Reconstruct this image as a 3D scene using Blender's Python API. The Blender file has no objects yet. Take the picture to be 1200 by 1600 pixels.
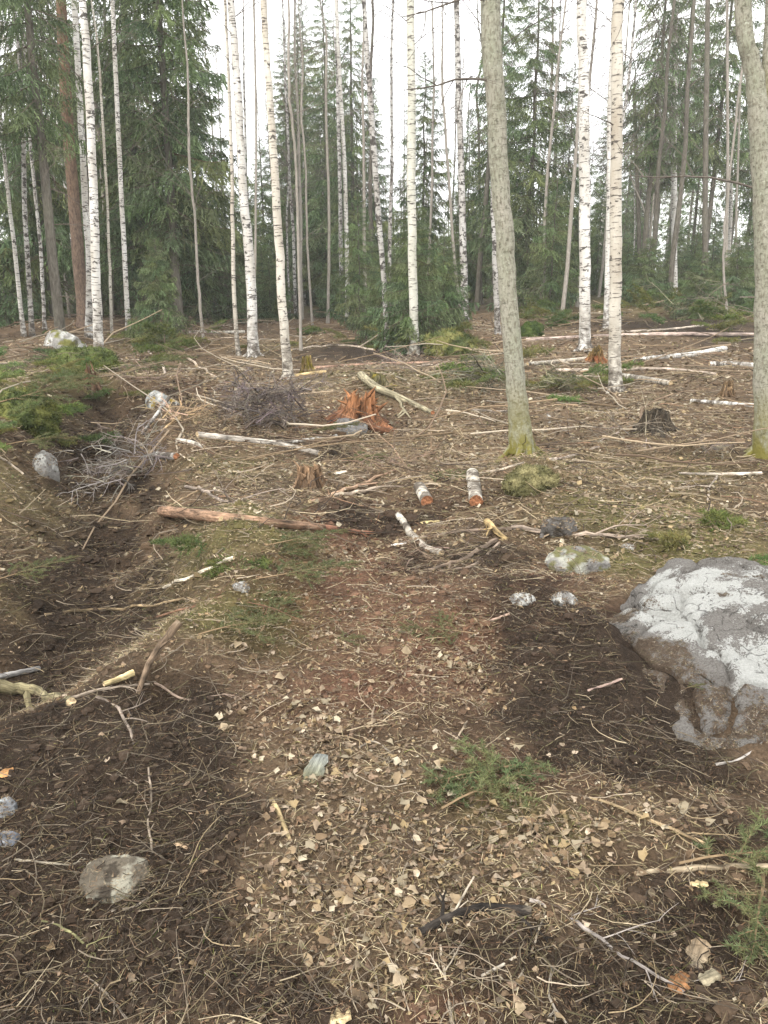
import bpy, math, random
import numpy as np
C = bpy.context.scene.collection
SC = bpy.context.scene
R = math.radians

# ------------------------------------------------------------------ camera
FPX, CU, CV = 1256.0, 600.0, 800.0          # focal length and centre of the 1200 x 1600 photograph
PITCH = R(16.0)
CAMZ = 1.6
cam_d = bpy.data.cameras.new('camera')
cam = bpy.data.objects.new('camera', cam_d)
C.objects.link(cam)
cam.location = (0, 0, CAMZ)
cam.rotation_euler = (math.pi/2 - PITCH, 0, 0)
cam_d.sensor_fit = 'VERTICAL'
cam_d.sensor_height = 24.0
cam_d.lens = 24.0*FPX/1600.0
cam_d.clip_start = 0.05
cam_d.clip_end = 2000
SC.camera = cam

# ------------------------------------------------------------------ sky, sun, exposure
SUN_EL, SUN_AZ = R(48), R(215)               # azimuth clockwise from +Y: behind the camera, to the left
w = bpy.data.worlds.new('World')
SC.world = w
w.use_nodes = True
nt = w.node_tree
nt.nodes.clear()
out = nt.nodes.new('ShaderNodeOutputWorld')
bg = nt.nodes.new('ShaderNodeBackground')
bg.inputs['Strength'].default_value = 0.1
sky = nt.nodes.new('ShaderNodeTexSky')
sky.sky_type = 'NISHITA'
sky.sun_disc = False
sky.sun_elevation = SUN_EL
sky.sun_rotation = SUN_AZ
tc = nt.nodes.new('ShaderNodeTexCoord')
nz = nt.nodes.new('ShaderNodeTexNoise')
nz.inputs['Scale'].default_value = 2.2
nz.inputs['Detail'].default_value = 5
rp = nt.nodes.new('ShaderNodeValToRGB')
rp.color_ramp.elements[0].position = 0.3
rp.color_ramp.elements[0].color = (.80, .80, .80, 1)
rp.color_ramp.elements[1].position = 0.7
rp.color_ramp.elements[1].color = (.97, .97, .97, 1)
mx = nt.nodes.new('ShaderNodeMix')
mx.data_type = 'RGBA'
mx.inputs[7].default_value = (13.0, 12.95, 12.8, 1)      # a thin bright overcast
nt.links.new(tc.outputs['Generated'], nz.inputs['Vector'])
nt.links.new(nz.outputs['Fac'], rp.inputs['Fac'])
nt.links.new(rp.outputs['Color'], mx.inputs[0])
nt.links.new(sky.outputs['Color'], mx.inputs[6])
nt.links.new(mx.outputs[2], bg.inputs['Color'])
nt.links.new(bg.outputs['Background'], out.inputs['Surface'])
sun_d = bpy.data.lights.new('sun', 'SUN')
sun_d.energy = 1.5
sun_d.angle = R(12)
sun_d.color = (1.0, .935, .84)
sun = bpy.data.objects.new('sun', sun_d)
C.objects.link(sun)
sun.rotation_euler = (math.pi/2 - SUN_EL, 0, math.pi - SUN_AZ)
SC.view_settings.view_transform = 'Standard'
SC.view_settings.look = 'None'
SC.view_settings.gamma = 1
SC.view_settings.use_curve_mapping = False
SC.view_settings.exposure = 1.2

# ------------------------------------------------------------------ helpers: noise
def _hash(ix, iy, iz, s):
    n = (ix.astype(np.int64)*374761393 + iy.astype(np.int64)*668265263 + iz.astype(np.int64)*1442695041 + s*974711) & 0x7fffffff
    n = ((n ^ (n >> 13))*1274126177) & 0x7fffffff
    n = ((n ^ (n >> 16))*73244475) & 0x7fffffff
    return ((n ^ (n >> 15)) & 0xffff)/65535.0
def vn3(x, y, z, s=0):
    ix, iy, iz = np.floor(x), np.floor(y), np.floor(z)
    fx, fy, fz = x-ix, y-iy, z-iz
    fx, fy, fz = (t*t*(3-2*t) for t in (fx, fy, fz))
    r = 0
    for a in (0, 1):
        for b in (0, 1):
            for c in (0, 1):
                r = r + _hash(ix+a, iy+b, iz+c, s)*(fx if a else 1-fx)*(fy if b else 1-fy)*(fz if c else 1-fz)
    return r*2-1
def vn2(x, y, s=0):
    ix, iy = np.floor(x), np.floor(y)
    fx, fy = x-ix, y-iy
    fx, fy = fx*fx*(3-2*fx), fy*fy*(3-2*fy)
    z = np.zeros_like(ix)
    return ((_hash(ix, iy, z, s)*(1-fx)+_hash(ix+1, iy, z, s)*fx)*(1-fy) + (_hash(ix, iy+1, z, s)*(1-fx)+_hash(ix+1, iy+1, z, s)*fx)*fy)*2-1
def fbm2(x, y, s=0, o=3):
    r, a = 0, 1.0
    for k in range(o):
        r = r + a*vn2(x*2**k + 17.3*k, y*2**k - 9.1*k, s+k)
        a *= .5
    return r/1.75
def fbm3(p, f, s=0, o=3):
    r, a = 0, 1.0
    for k in range(o):
        r = r + a*vn3(p[:, 0]*f*2**k + 5.1*k, p[:, 1]*f*2**k, p[:, 2]*f*2**k, s+k)
        a *= .5
    return r/1.75
def sstep(x, a, b):
    t = np.clip((x-a)/(b-a), 0, 1)
    return t*t*(3-2*t)

# ------------------------------------------------------------------ helpers: photograph pixel -> place
def ray(u, v):
    a, b = (u-CU)/FPX, (CV-v)/FPX
    return np.array([a, math.cos(PITCH)+b*math.sin(PITCH), b*math.cos(PITCH)-math.sin(PITCH)])
def flat(u, v):                                # on the plane z = 0
    d = ray(u, v)
    t = CAMZ/max(-d[2], 1e-3)
    return d[0]*t, d[1]*t
def at_y(u, v, Y):                             # on the upright plane y = Y
    d = ray(u, v)
    t = Y/d[1]
    return np.array([d[0]*t, Y, CAMZ+d[2]*t])

# ------------------------------------------------------------------ the lie of the land
def poly_dist(x, y, P):
    best = np.full(np.shape(x), 1e9)
    for (ax, ay), (bx, by) in zip(P[:-1], P[1:]):
        dx, dy = bx-ax, by-ay
        t = np.clip(((x-ax)*dx+(y-ay)*dy)/(dx*dx+dy*dy), 0, 1)
        best = np.minimum(best, np.hypot(x-ax-t*dx, y-ay-t*dy))
    return best
RUT = [flat(*p) for p in ((-60, 1020), (85, 955), (142, 880), (160, 815), (158, 760), (142, 710), (132, 675), (168, 640))]
RUT2 = [flat(*p) for p in ((520, 850), (600, 830), (660, 800), (600, 770))]
BANK = [flat(*p) for p in ((-160, 760), (-20, 690), (20, 640), (60, 590), (60, 555))]
def ell(u, v, ru, rv):
    x, y = flat(u, v)
    y0, y1 = flat(u, v+rv)[1], flat(u, v-rv)[1]
    return x, y, ru*y/FPX*1.02, max((y1-y0)/2, .05)
MOUNDS = [(ell(*e), h) for e, h in (
    ((840, 760, 75, 42), .20), ((1150, 860, 170, 60), .10), ((780, 478, 110, 22), .55), ((900, 482, 90, 20), .4),
    ((590, 620, 60, 22), .22), ((870, 655, 45, 14), .16), ((330, 1060, 60, 40), .09), ((180, 1180, 120, 70), .07),
    ((1090, 610, 80, 18), -.05), ((380, 870, 140, 60), .10), ((570, 825, 80, 30), -.10), ((620, 1010, 90, 40), .04),
    ((935, 1030, 50, 60), .12), ((900, 1000, 90, 60), .05), ((250, 610, 90, 20), .25), ((100, 525, 70, 14), .5), ((1000, 480, 120, 16), .25),
    ((700, 850, 60, 24), -.06), ((250, 1100, 40, 24), -.07), ((850, 930, 60, 20), .05), ((700, 535, 60, 18), .15))]
def H(x, y):
    d = np.hypot(x, y)
    h = .012*np.clip(y-20, 0, 90) + 0*x
    h = h + .17*fbm2(x*.35, y*.35, 3, 2)*sstep(d, 2, 9)
    h = h + .065*fbm2(x*1.3, y*1.3, 11, 2)*(1-.5*sstep(d, 12, 25))
    h = h + .034*fbm2(x*4.2, y*4.2, 21, 2)*(1-sstep(d, 7, 14))
    h = h + .027*fbm2(x*13, y*13, 31, 2)*(1-sstep(d, 4, 7))
    rd = poly_dist(x, y, RUT)
    h = h - .36*np.exp(-(rd/.50)**2) + .12*np.exp(-((rd-.85)/.25)**2)
    h = h + .075*fbm2(x*2.2+y*.6, y*7, 35, 2)*np.exp(-(rd/.55)**4)*(1-sstep(d, 8, 12))
    rd2 = poly_dist(x, y, RUT2)
    h = h - .08*np.exp(-(rd2/.3)**2)
    bd = poly_dist(x, y, BANK)
    h = h + .42*np.exp(-(bd/1.1)**2)
    for (cx, cy, rx, ry), a in MOUNDS:
        h = h + a*np.exp(-((x-cx)/rx)**2-((y-cy)/ry)**2)
    return h - .02
def axis(lo, hi, a, b, s, g):
    c = list(np.arange(a, b, s))
    x, st = c[-1], s
    up = []
    while x < hi:
        st *= g
        x += st
        up.append(x)
    x, st = c[0], s
    dn = []
    while x > lo:
        st *= g
        x -= st
        dn.append(x)
    return np.array(dn[::-1]+c+up)
GX = axis(-320, 320, -2.2, 2.2, .031, 1.042)
GY = axis(-40, 420, 1.0, 5.6, .031, 1.034)
XX, YY = np.meshgrid(GX, GY)
ZZ = H(XX, YY)
def Hm(x, y):                                  # height of the ground sheet as built
    x, y = np.asarray(x, float), np.asarray(y, float)
    i = np.clip(np.searchsorted(GX, x)-1, 0, len(GX)-2)
    j = np.clip(np.searchsorted(GY, y)-1, 0, len(GY)-2)
    a = (x-GX[i])/(GX[i+1]-GX[i])
    b = (y-GY[j])/(GY[j+1]-GY[j])
    return (ZZ[j, i]*(1-a)+ZZ[j, i+1]*a)*(1-b)+(ZZ[j+1, i]*(1-a)+ZZ[j+1, i+1]*a)*b
TS = np.concatenate([np.arange(1.2, 8, .006), np.arange(8, 30, .03), np.arange(30, 160, .15)])
def gp(u, v):                                  # the ground point seen at a pixel
    d = ray(u, v)
    P = d[None, :]*TS[:, None]
    P[:, 2] += CAMZ
    k = np.nonzero(P[:, 2] <= Hm(P[:, 0], P[:, 1]))[0]
    k = k[0] if len(k) else len(TS)-1
    return P[k].copy()
def pxm(P):                                    # metres per photograph pixel at a point
    return (P[1]*math.cos(PITCH) + (CAMZ-P[2])*math.sin(PITCH))/FPX

# ------------------------------------------------------------------ helpers: meshes
class Buf:
    def __init__(s):
        s.v, s.c, s.t, s.q3, s.q4, s.m3, s.m4, s.n = [], [], [], [], [], [], [], 0
    def add(s, V, F, col=(.2, .2, .2), tp=None, m=0):
        V = np.asarray(V, float).reshape(-1, 3)
        F = np.asarray(F, int)
        col = np.asarray(col, float)
        if col.ndim == 1:
            col = np.broadcast_to(col, (len(V), 3))
        s.v.append(V)
        s.c.append(col.reshape(-1, 3))
        s.t.append(V if tp is None else np.asarray(tp, float).reshape(-1, 3))
        (s.q3 if F.shape[1] == 3 else s.q4).append(F+s.n)
        (s.m3 if F.shape[1] == 3 else s.m4).append(np.full(len(F), m))
        s.n += len(V)
    def join(s, b, M=None, off=(0, 0, 0), colmul=None):
        V = np.concatenate(b.v)
        if M is not None:
            V = V @ np.asarray(M).T
        V = V+np.asarray(off)
        c = np.concatenate(b.c)
        if colmul is not None:
            c = c*np.asarray(colmul)
        s.v.append(V)
        s.c.append(c)
        s.t.append(np.concatenate(b.t))
        for f, m in zip(b.q3, b.m3):
            s.q3.append(f+s.n); s.m3.append(m)
        for f, m in zip(b.q4, b.m4):
            s.q4.append(f+s.n); s.m4.append(m)
        s.n += len(V)
    def mesh(s, name, mats, smooth=False):
        me = bpy.data.meshes.new(name)
        V = np.concatenate(s.v)
        q3 = np.concatenate(s.q3) if s.q3 else np.zeros((0, 3), int)
        q4 = np.concatenate(s.q4) if s.q4 else np.zeros((0, 4), int)
        me.vertices.add(len(V))
        me.vertices.foreach_set('co', V.astype(np.float32).ravel())
        nl = q3.size+q4.size
        me.loops.add(nl)
        me.loops.foreach_set('vertex_index', np.concatenate([q3.ravel(), q4.ravel()]).astype(np.int32))
        npol = len(q3)+len(q4)
        me.polygons.add(npol)
        st = np.concatenate([np.arange(len(q3))*3, q3.size+np.arange(len(q4))*4])
        me.polygons.foreach_set('loop_start', st.astype(np.int32))
        mi = np.concatenate([np.concatenate(a) for a in (s.m3, s.m4) if a])
        me.polygons.foreach_set('material_index', mi.astype(np.int32))
        me.polygons.foreach_set('use_smooth', np.full(npol, smooth))
        a = me.attributes.new('Col', 'FLOAT_COLOR', 'POINT')
        c = np.concatenate(s.c)
        a.data.foreach_set('color', np.concatenate([c, np.ones((len(c), 1))], 1).astype(np.float32).ravel())
        a = me.attributes.new('tp', 'FLOAT_VECTOR', 'POINT')
        a.data.foreach_set('vector', np.concatenate(s.t).astype(np.float32).ravel())
        for m in (mats if isinstance(mats, (list, tuple)) else [mats]):
            me.materials.append(m)
        me.update(calc_edges=True)
        return me
def link(name, me, parent=None):
    o = bpy.data.objects.new(name, me)
    C.objects.link(o)
    if parent is not None:
        o.parent = parent
    return o
def tag(o, label, cat, group=None):
    o['label'] = label
    o['category'] = cat
    if group:
        o['group'] = group
    return o
def thing(name, label, cat, loc=(0, 0, 0), rz=0, group=None, sc=1.0):
    o = bpy.data.objects.new(name, None)
    C.objects.link(o)
    o.location = loc
    o.rotation_euler = (0, 0, rz)
    o.scale = (sc, sc, sc) if np.isscalar(sc) else sc
    return tag(o, label, cat, group)
def norm(a):
    return a/(np.linalg.norm(a, axis=-1, keepdims=True)+1e-12)
def spline(P, k=4):                            # Catmull-Rom through the points
    P = np.asarray(P, float)
    if len(P) < 3:
        t = np.linspace(0, 1, k*2+1)[:, None]
        return P[0]*(1-t)+P[1]*t
    Q = np.concatenate([[2*P[0]-P[1]], P, [2*P[-1]-P[-2]]])
    o = []
    for i in range(len(P)-1):
        a, b, c, d = Q[i:i+4]
        for t in np.arange(k)/k:
            o.append(.5*(2*b+(c-a)*t+(2*a-5*b+4*c-d)*t*t+(3*b-a-3*c+d)*t**3))
    o.append(P[-1])
    return np.array(o)
def tube(buf, P, rad, n=6, col=(.2, .2, .2), m=0, cap=None, capcol=None, rough=0, seed=0, ends=(True, True)):
    P = np.asarray(P, float)
    k = len(P)
    rad = np.broadcast_to(np.asarray(rad, float), (k,))
    T = norm(np.gradient(P, axis=0))
    a = np.array([0, 0, 1.]) if abs(T[0, 2]) < .8 else np.array([1., 0, 0])
    U = norm(np.cross(np.broadcast_to(a, T.shape), T))
    for i in range(1, k):                      # carry the frame along
        u = U[i-1]-T[i]*np.dot(U[i-1], T[i])
        U[i] = u/(np.linalg.norm(u)+1e-9)
    W = np.cross(T, U)
    th = np.arange(n)/n*2*math.pi
    ct, sn = np.cos(th), np.sin(th)
    s = np.concatenate([[0], np.cumsum(np.linalg.norm(np.diff(P, axis=0), axis=1))])
    rr = np.repeat(rad[:, None], n, 1)
    tp = np.stack([rr*ct, rr*sn, np.repeat(s[:, None], n, 1)], -1)
    if rough:
        q = np.stack([ct*np.ones((k, 1))*1.3, sn*np.ones((k, 1))*1.3, np.repeat(s[:, None], n, 1)/max(rad.max(), 1e-4)*.35], -1).reshape(-1, 3)
        rr = rr*(1+rough*fbm3(q, 1.0, seed, 3).reshape(k, n))
    V = P[:, None, :]+rr[..., None]*(ct[None, :, None]*U[:, None, :]+sn[None, :, None]*W[:, None, :])
    i, j = np.meshgrid(np.arange(k-1), np.arange(n), indexing='ij')
    j2 = (j+1) % n
    F = np.stack([i*n+j, i*n+j2, (i+1)*n+j2, (i+1)*n+j], -1).reshape(-1, 4)
    col = np.asarray(col, float)
    if col.ndim == 2 and len(col) == k:
        col = np.repeat(col, n, 0)
    buf.add(V, F, col, tp, m)
    if cap is not None:
        cc = capcol if capcol is not None else (.5, .36, .2)
        for e, on in ((0, ends[0]), (k-1, ends[1])):
            if not on:
                continue
            ring = V[e]
            ctr = ring.mean(0)
            F = [(n, (q+1) % n, q) if e == 0 else (n, q, (q+1) % n) for q in range(n)]
            buf.add(np.vstack([ring, ctr]), F, cc, np.vstack([ring, ctr]), cap)

# ------------------------------------------------------------------ materials
class NT:
    def __init__(s, name, rough=.9, spec=.15):
        s.mat = bpy.data.materials.new(name)
        s.mat.use_nodes = True
        s.t = s.mat.node_tree
        s.b = s.t.nodes['Principled BSDF']
        s.b.inputs['Roughness'].default_value = rough
        s.b.inputs['Specular IOR Level'].default_value = spec
    def n(s, ty, **kw):
        o = s.t.nodes.new(ty)
        for k, v in kw.items():
            setattr(o, k, v)
        return o
    def l(s, a, b):
        s.t.links.new(a, b)
    def attr(s, name, o='Color'):
        a = s.n('ShaderNodeAttribute')
        a.attribute_name = name
        return a.outputs[o]
    def scaled(s, vec, sc):
        m = s.n('ShaderNodeVectorMath', operation='MULTIPLY')
        s.l(vec, m.inputs[0])
        m.inputs[1].default_value = sc
        return m.outputs[0]
    def noise(s, vec, scale, detail=4, rough=.6):
        o = s.n('ShaderNodeTexNoise')
        s.l(vec, o.inputs['Vector'])
        o.inputs['Scale'].default_value = scale
        o.inputs['Detail'].default_value = detail
        o.inputs['Roughness'].default_value = rough
        return o.outputs['Fac']
    def ramp(s, fac, a, b, lo=0., hi=1.):
        m = s.n('ShaderNodeMapRange')
        s.l(fac, m.inputs[0])
        m.inputs[1].default_value, m.inputs[2].default_value = a, b
        m.inputs[3].default_value, m.inputs[4].default_value = lo, hi
        return m.outputs[0]
    def math(s, op, a, b):
        m = s.n('ShaderNodeMath', operation=op)
        for k, x in enumerate((a, b)):
            if isinstance(x, (int, float)):
                m.inputs[k].default_value = x
            else:
                s.l(x, m.inputs[k])
        return m.outputs[0]
    def mix(s, fac, a, b, mode='MIX'):
        m = s.n('ShaderNodeMix', data_type='RGBA', blend_type=mode)
        for k, x in ((0, fac), (6, a), (7, b)):
            if isinstance(x, (int, float)):
                m.inputs[k].default_value = x
            elif isinstance(x, tuple):
                m.inputs[k].default_value = (*x, 1)
            else:
                s.l(x, m.inputs[k])
        return m.outputs[2]
    def bump(s, h, strength, dist):
        b = s.n('ShaderNodeBump')
        b.inputs['Strength'].default_value = strength
        b.inputs['Distance'].default_value = dist
        s.l(h, b.inputs['Height'])
        s.l(b.outputs['Normal'], s.b.inputs['Normal'])
    def done(s, col):
        s.l(col, s.b.inputs['Base Color'])
        return s.mat
    def translucent(s, col, fac):
        t = s.n('ShaderNodeBsdfTranslucent')
        s.l(col, t.inputs['Color'])
        m = s.n('ShaderNodeMixShader')
        m.inputs[0].default_value = fac
        s.l(s.b.outputs[0], m.inputs[1])
        s.l(t.outputs[0], m.inputs[2])
        s.l(m.outputs[0], s.t.nodes['Material Output'].inputs['Surface'])
def mat_ground():
    m = NT('forest_soil', .95, .1)
    c = m.attr('Col')
    p = m.n('ShaderNodeNewGeometry').outputs['Position']
    n1 = m.noise(p, 9, 6, .65)
    n2 = m.noise(p, 60, 6, .7)
    n3 = m.noise(p, 240, 4, .7)
    f = m.math('MULTIPLY', m.ramp(n1, .3, .7, .6, 1.4), m.ramp(n2, .3, .7, .5, 1.5))
    c = m.mix(1.0, c, m.mix(0, m.n('ShaderNodeCombineColor').outputs[0], (1, 1, 1)), 'MULTIPLY') if False else c
    v = m.n('ShaderNodeVectorMath', operation='SCALE')
    m.l(c, v.inputs[0])
    m.l(f, v.inputs['Scale'])
    c2 = m.mix(m.ramp(n3, .58, .7), v.outputs[0], (.20, .15, .095))
    h = m.math('ADD', n2, m.math('MULTIPLY', n3, .4))
    m.bump(h, .9, .03)
    return m.done(c2)
def mat_attr(name, rough=.85, spec=.2, jit=.35, scale=90, transl=0, bump=0):
    m = NT(name, rough, spec)
    c = m.attr('Col')
    p = m.n('ShaderNodeTexCoord').outputs['Object']
    n1 = m.noise(p, scale, 4, .65)
    v = m.n('ShaderNodeVectorMath', operation='SCALE')
    m.l(c, v.inputs[0])
    m.l(m.ramp(n1, .3, .7, 1-jit, 1+jit), v.inputs['Scale'])
    if bump:
        m.bump(n1, .8, bump)
    if transl:
        m.translucent(v.outputs[0], transl)
    return m.done(v.outputs[0])
def mat_birch(name, white, dirt, dark=.53):
    m = NT(name, .75, .2)
    tp = m.attr('tp', 'Vector')
    inf = m.n('ShaderNodeObjectInfo').outputs['Random']
    off = m.n('ShaderNodeVectorMath', operation='ADD')
    cx = m.n('ShaderNodeCombineXYZ')
    m.l(m.math('MULTIPLY', inf, 37.0), cx.inputs[0]); m.l(m.math('MULTIPLY', inf, 91.0), cx.inputs[2])
    m.l(tp, off.inputs[0]); m.l(cx.outputs[0], off.inputs[1])
    tpo = off.outputs[0]
    a = m.noise(m.scaled(tpo, (5, 5, 34)), 1, 3, .6)
    b = m.noise(m.scaled(tpo, (7, 7, 9)), 1, 4, .65)
    c = m.noise(m.scaled(tpo, (3, 3, 1.2)), 1, 4, .6)
    e = m.noise(m.scaled(tpo, (16, 16, 120)), 1, 2, .6)
    col = m.mix(m.ramp(c, .35, .7), white, dirt)
    col = m.mix(m.ramp(e, .60, .68, 0, .5), col, (.20, .17, .14))
    col = m.mix(m.ramp(a, .57, .61, 0, .9), col, (.06, .05, .045))
    col = m.mix(m.ramp(b, dark+.06, dark+.10, 0, .95), col, (.055, .048, .042))
    z = m.n('ShaderNodeSeparateXYZ')
    m.l(tp, z.inputs[0])
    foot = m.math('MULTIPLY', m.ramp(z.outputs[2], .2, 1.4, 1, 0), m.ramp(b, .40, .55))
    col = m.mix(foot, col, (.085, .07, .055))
    m.bump(m.math('ADD', b, a), .5, .01)
    return m.done(col)
def mat_aspen(name, green):
    m = NT(name, .85, .15)
    tp = m.attr('tp', 'Vector')
    a = m.noise(m.scaled(tp, (26, 26, 34)), 1, 5, .7)
    b = m.noise(m.scaled(tp, (9, 9, 4)), 1, 5, .6)
    c = m.noise(m.scaled(tp, (60, 60, 22)), 1, 4, .65)
    d = m.noise(m.scaled(tp, (8, 8, 55)), 1, 3, .6)
    col = m.mix(m.ramp(b, .3, .7), green, (.33, .31, .26))
    col = m.mix(m.ramp(c, .46, .66, 0, .85), col, (.14, .125, .09))
    col = m.mix(m.ramp(a, .55, .64, 0, .85), col, (.10, .095, .07))
    col = m.mix(m.ramp(d, .6, .66, 0, .6), col, (.12, .11, .085))
    col = m.mix(m.ramp(a, .40, .32, 0, .7), col, (.44, .46, .38))
    z = m.n('ShaderNodeSeparateXYZ')
    m.l(tp, z.inputs[0])
    foot = m.math('MULTIPLY', m.ramp(z.outputs[2], .25, .85, 1, 0), m.ramp(b, .33, .5))
    col = m.mix(foot, col, (.15, .135, .035))
    m.bump(m.math('ADD', c, m.math('MULTIPLY', a, .8)), .8, .012)
    return m.done(col)
def mat_bark(name, ca, cb, sc=(22, 22, 6), depth=.02):
    m = NT(name, .92, .1)
    tp = m.attr('tp', 'Vector')
    a = m.noise(m.scaled(tp, sc), 1, 6, .7)
    b = m.noise(m.scaled(tp, (3, 3, 1)), 1, 4, .6)
    c = m.noise(tp, 70, 4, .7)
    col = m.mix(m.ramp(a, .35, .65), ca, cb)
    col = m.mix(m.ramp(b, .5, .75, 0, .6), col, (.20, .20, .15))
    col = m.mix(m.ramp(c, .6, .75, 0, .5), col, tuple(x*.4 for x in ca))
    m.bump(a, .9, depth)
    return m.done(col)
def mat_pine():
    m = NT('pine_bark', .9, .1)
    tp = m.attr('tp', 'Vector')
    a = m.noise(m.scaled(tp, (24, 24, 8)), 1, 6, .75)
    z = m.n('ShaderNodeSeparateXYZ')
    m.l(tp, z.inputs[0])
    lo = m.mix(m.ramp(a, .35, .65), (.07, .05, .04), (.22, .16, .12))
    hi = m.mix(m.ramp(a, .35, .65), (.09, .06, .042), (.22, .14, .09))
    col = m.mix(m.ramp(z.outputs[2], 2.5, 6.5), lo, hi)
    m.bump(a, .9, .02)
    return m.done(col)
def mat_stone(name):
    m = NT(name, .9, .15)
    c = m.attr('Col')
    p = m.n('ShaderNodeTexCoord').outputs['Object']
    n1 = m.noise(p, 14, 8, .7)
    n2 = m.noise(p, 90, 5, .7)
    n3 = m.noise(p, 300, 3, .6)
    v = m.n('ShaderNodeVectorMath', operation='SCALE')
    m.l(c, v.inputs[0])
    m.l(m.math('MULTIPLY', m.ramp(n1, .3, .7, .6, 1.3), m.ramp(n2, .3, .7, .65, 1.3)), v.inputs['Scale'])
    col = m.mix(m.ramp(n2, .58, .66, 0, .75), v.outputs[0], (.06, .055, .045))
    col = m.mix(m.ramp(n3, .62, .72, 0, .5), col, (.12, .10, .075))
    m.bump(m.math('ADD', m.math('MULTIPLY', n1, 1.5), m.math('ADD', n2, m.math('MULTIPLY', n3, .3))), .9, .02)
    return m.done(col)
def mat_wood(name, sc=(55, 55, 6), jit=.9):
    m = NT(name, .85, .15)
    tp = m.attr('tp', 'Vector')
    c = m.attr('Col')
    a = m.noise(m.scaled(tp, sc), 1, 5, .7)
    b = m.noise(tp, 11, 4, .6)
    v = m.n('ShaderNodeVectorMath', operation='SCALE')
    m.l(c, v.inputs[0])
    m.l(m.math('MULTIPLY', m.ramp(a, .3, .7, 1-jit, 1+jit), m.ramp(b, .3, .7, .7, 1.25)), v.inputs['Scale'])
    d = m.noise(m.scaled(tp, (9, 9, 4)), 1, 5, .7)
    col = m.mix(m.ramp(d, .56, .66, 0, .7), v.outputs[0], (.06, .045, .032))
    col = m.mix(m.ramp(d, .40, .33, 0, .5), col, (.33, .28, .21))
    m.bump(m.math('ADD', a, d), .9, .012)
    return m.done(col)
M = {
    'ground': mat_ground(),
    'litter': mat_attr('litter', .9, .1, .3, 120),
    'leaf': mat_attr('dry_leaf', .8, .2, .3, 80, .15),
    'needle': mat_attr('needles', .7, .25, .25, 6, .45),
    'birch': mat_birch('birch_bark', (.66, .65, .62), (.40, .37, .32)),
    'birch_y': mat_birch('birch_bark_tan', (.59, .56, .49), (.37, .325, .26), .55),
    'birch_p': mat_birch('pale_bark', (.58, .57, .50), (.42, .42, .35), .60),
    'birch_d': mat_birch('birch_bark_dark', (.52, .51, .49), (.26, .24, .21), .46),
    'aspen': mat_aspen('aspen_bark', (.26, .268, .20)),
    'spruce': mat_bark('spruce_bark', (.075, .066, .052), (.17, .155, .13)),
    'grey': mat_bark('grey_bark', (.20, .18, .155), (.36, .33, .29), (30, 30, 8), .008),
    'pine': mat_pine(),
    'stone': mat_stone('lichened_stone'),
    'wood': mat_wood('weathered_wood'),
    'moss': mat_attr('moss', .95, .05, .45, 40, 0, .01),
    'twig': mat_attr('twig', .85, .15, .3, 30),
}

# ------------------------------------------------------------------ what covers the ground, and where
def patches(L):
    return [(ell(u, v, a, b), wt) for u, v, a, b, wt in L]
DARK = patches([(110, 900, 110, 70, .9), (140, 800, 90, 60, .9), (120, 690, 70, 40, .8), (60, 1010, 130, 60, .8), (100, 1180, 260, 90, 1.0),
    (120, 1330, 300, 110, 1.1), (150, 1500, 330, 130, 1.2), (60, 1450, 230, 220, 1.1), (400, 1540, 200, 70, .9), (250, 1270, 150, 110, .9), (860, 1040, 130, 70, .8), (800, 930, 120, 40, .6), (1130, 1300, 120, 50, .6), (760, 1460, 120, 50, .6), (330, 1180, 100, 60, .5), (960, 1080, 150, 120, 1.2), (900, 990, 90, 50, .8), (1080, 1420, 200, 80, 1.0),
    (1000, 1540, 330, 90, .8), (600, 800, 90, 26, 1.0), (660, 870, 110, 32, .8), (580, 550, 130, 20, 1.0), (1080, 535, 130, 20, 1.1), (430, 690, 110, 16, .6),
    (200, 650, 80, 30, .5), (540, 1570, 150, 50, .6), (300, 1110, 110, 40, .6), (850, 520, 100, 16, .35), (330, 640, 120, 26, .6), (540, 705, 80, 18, .5), (600, 660, 40, 20, .5), (250, 580, 120, 16, .4), (800, 660, 70, 30, .2), (1060, 1180, 200, 40, .8), (760, 880, 60, 26, .5)])
LEAF = patches([(560, 1240, 170, 90, 1.0), (600, 1380, 190, 80, .9), (470, 1120, 110, 46, .8), (690, 1050, 110, 30, .6), (680, 680, 120, 50, 1.0), (900, 700, 110, 46, .6),
    (1000, 650, 90, 26, .7), (740, 610, 60, 20, .6), (940, 790, 120, 36, .5), (1130, 850, 120, 40, .3), (830, 1310, 110, 50, .7), (900, 740, 60, 26, .6), (860, 560, 80, 16, .5),
    (760, 495, 120, 20, .9), (300, 600, 80, 26, .6), (420, 740, 110, 26, .3), (1000, 1250, 140, 40, .35), (1080, 1490, 60, 40, .4), (620, 1490, 90, 50, .4)])
GREEN = patches([(370, 860, 130, 50, .9), (390, 980, 130, 40, .9), (30, 880, 50, 30, .5), (40, 640, 90, 60, 1.3), (30, 780, 90, 40, .6), (1060, 830, 160, 60, 1.2), (1020, 740, 160, 26, .5),
    (760, 1240, 90, 46, .6), (370, 735, 70, 26, .6), (700, 980, 150, 36, .4), (960, 880, 90, 26, .8), (840, 745, 50, 24, .8), (600, 600, 90, 26, .6), (870, 490, 90, 18, .8), (450, 540, 60, 14, .4),
    (230, 540, 90, 14, .3), (1170, 900, 90, 40, .5), (850, 1290, 60, 40, .4)])
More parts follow.
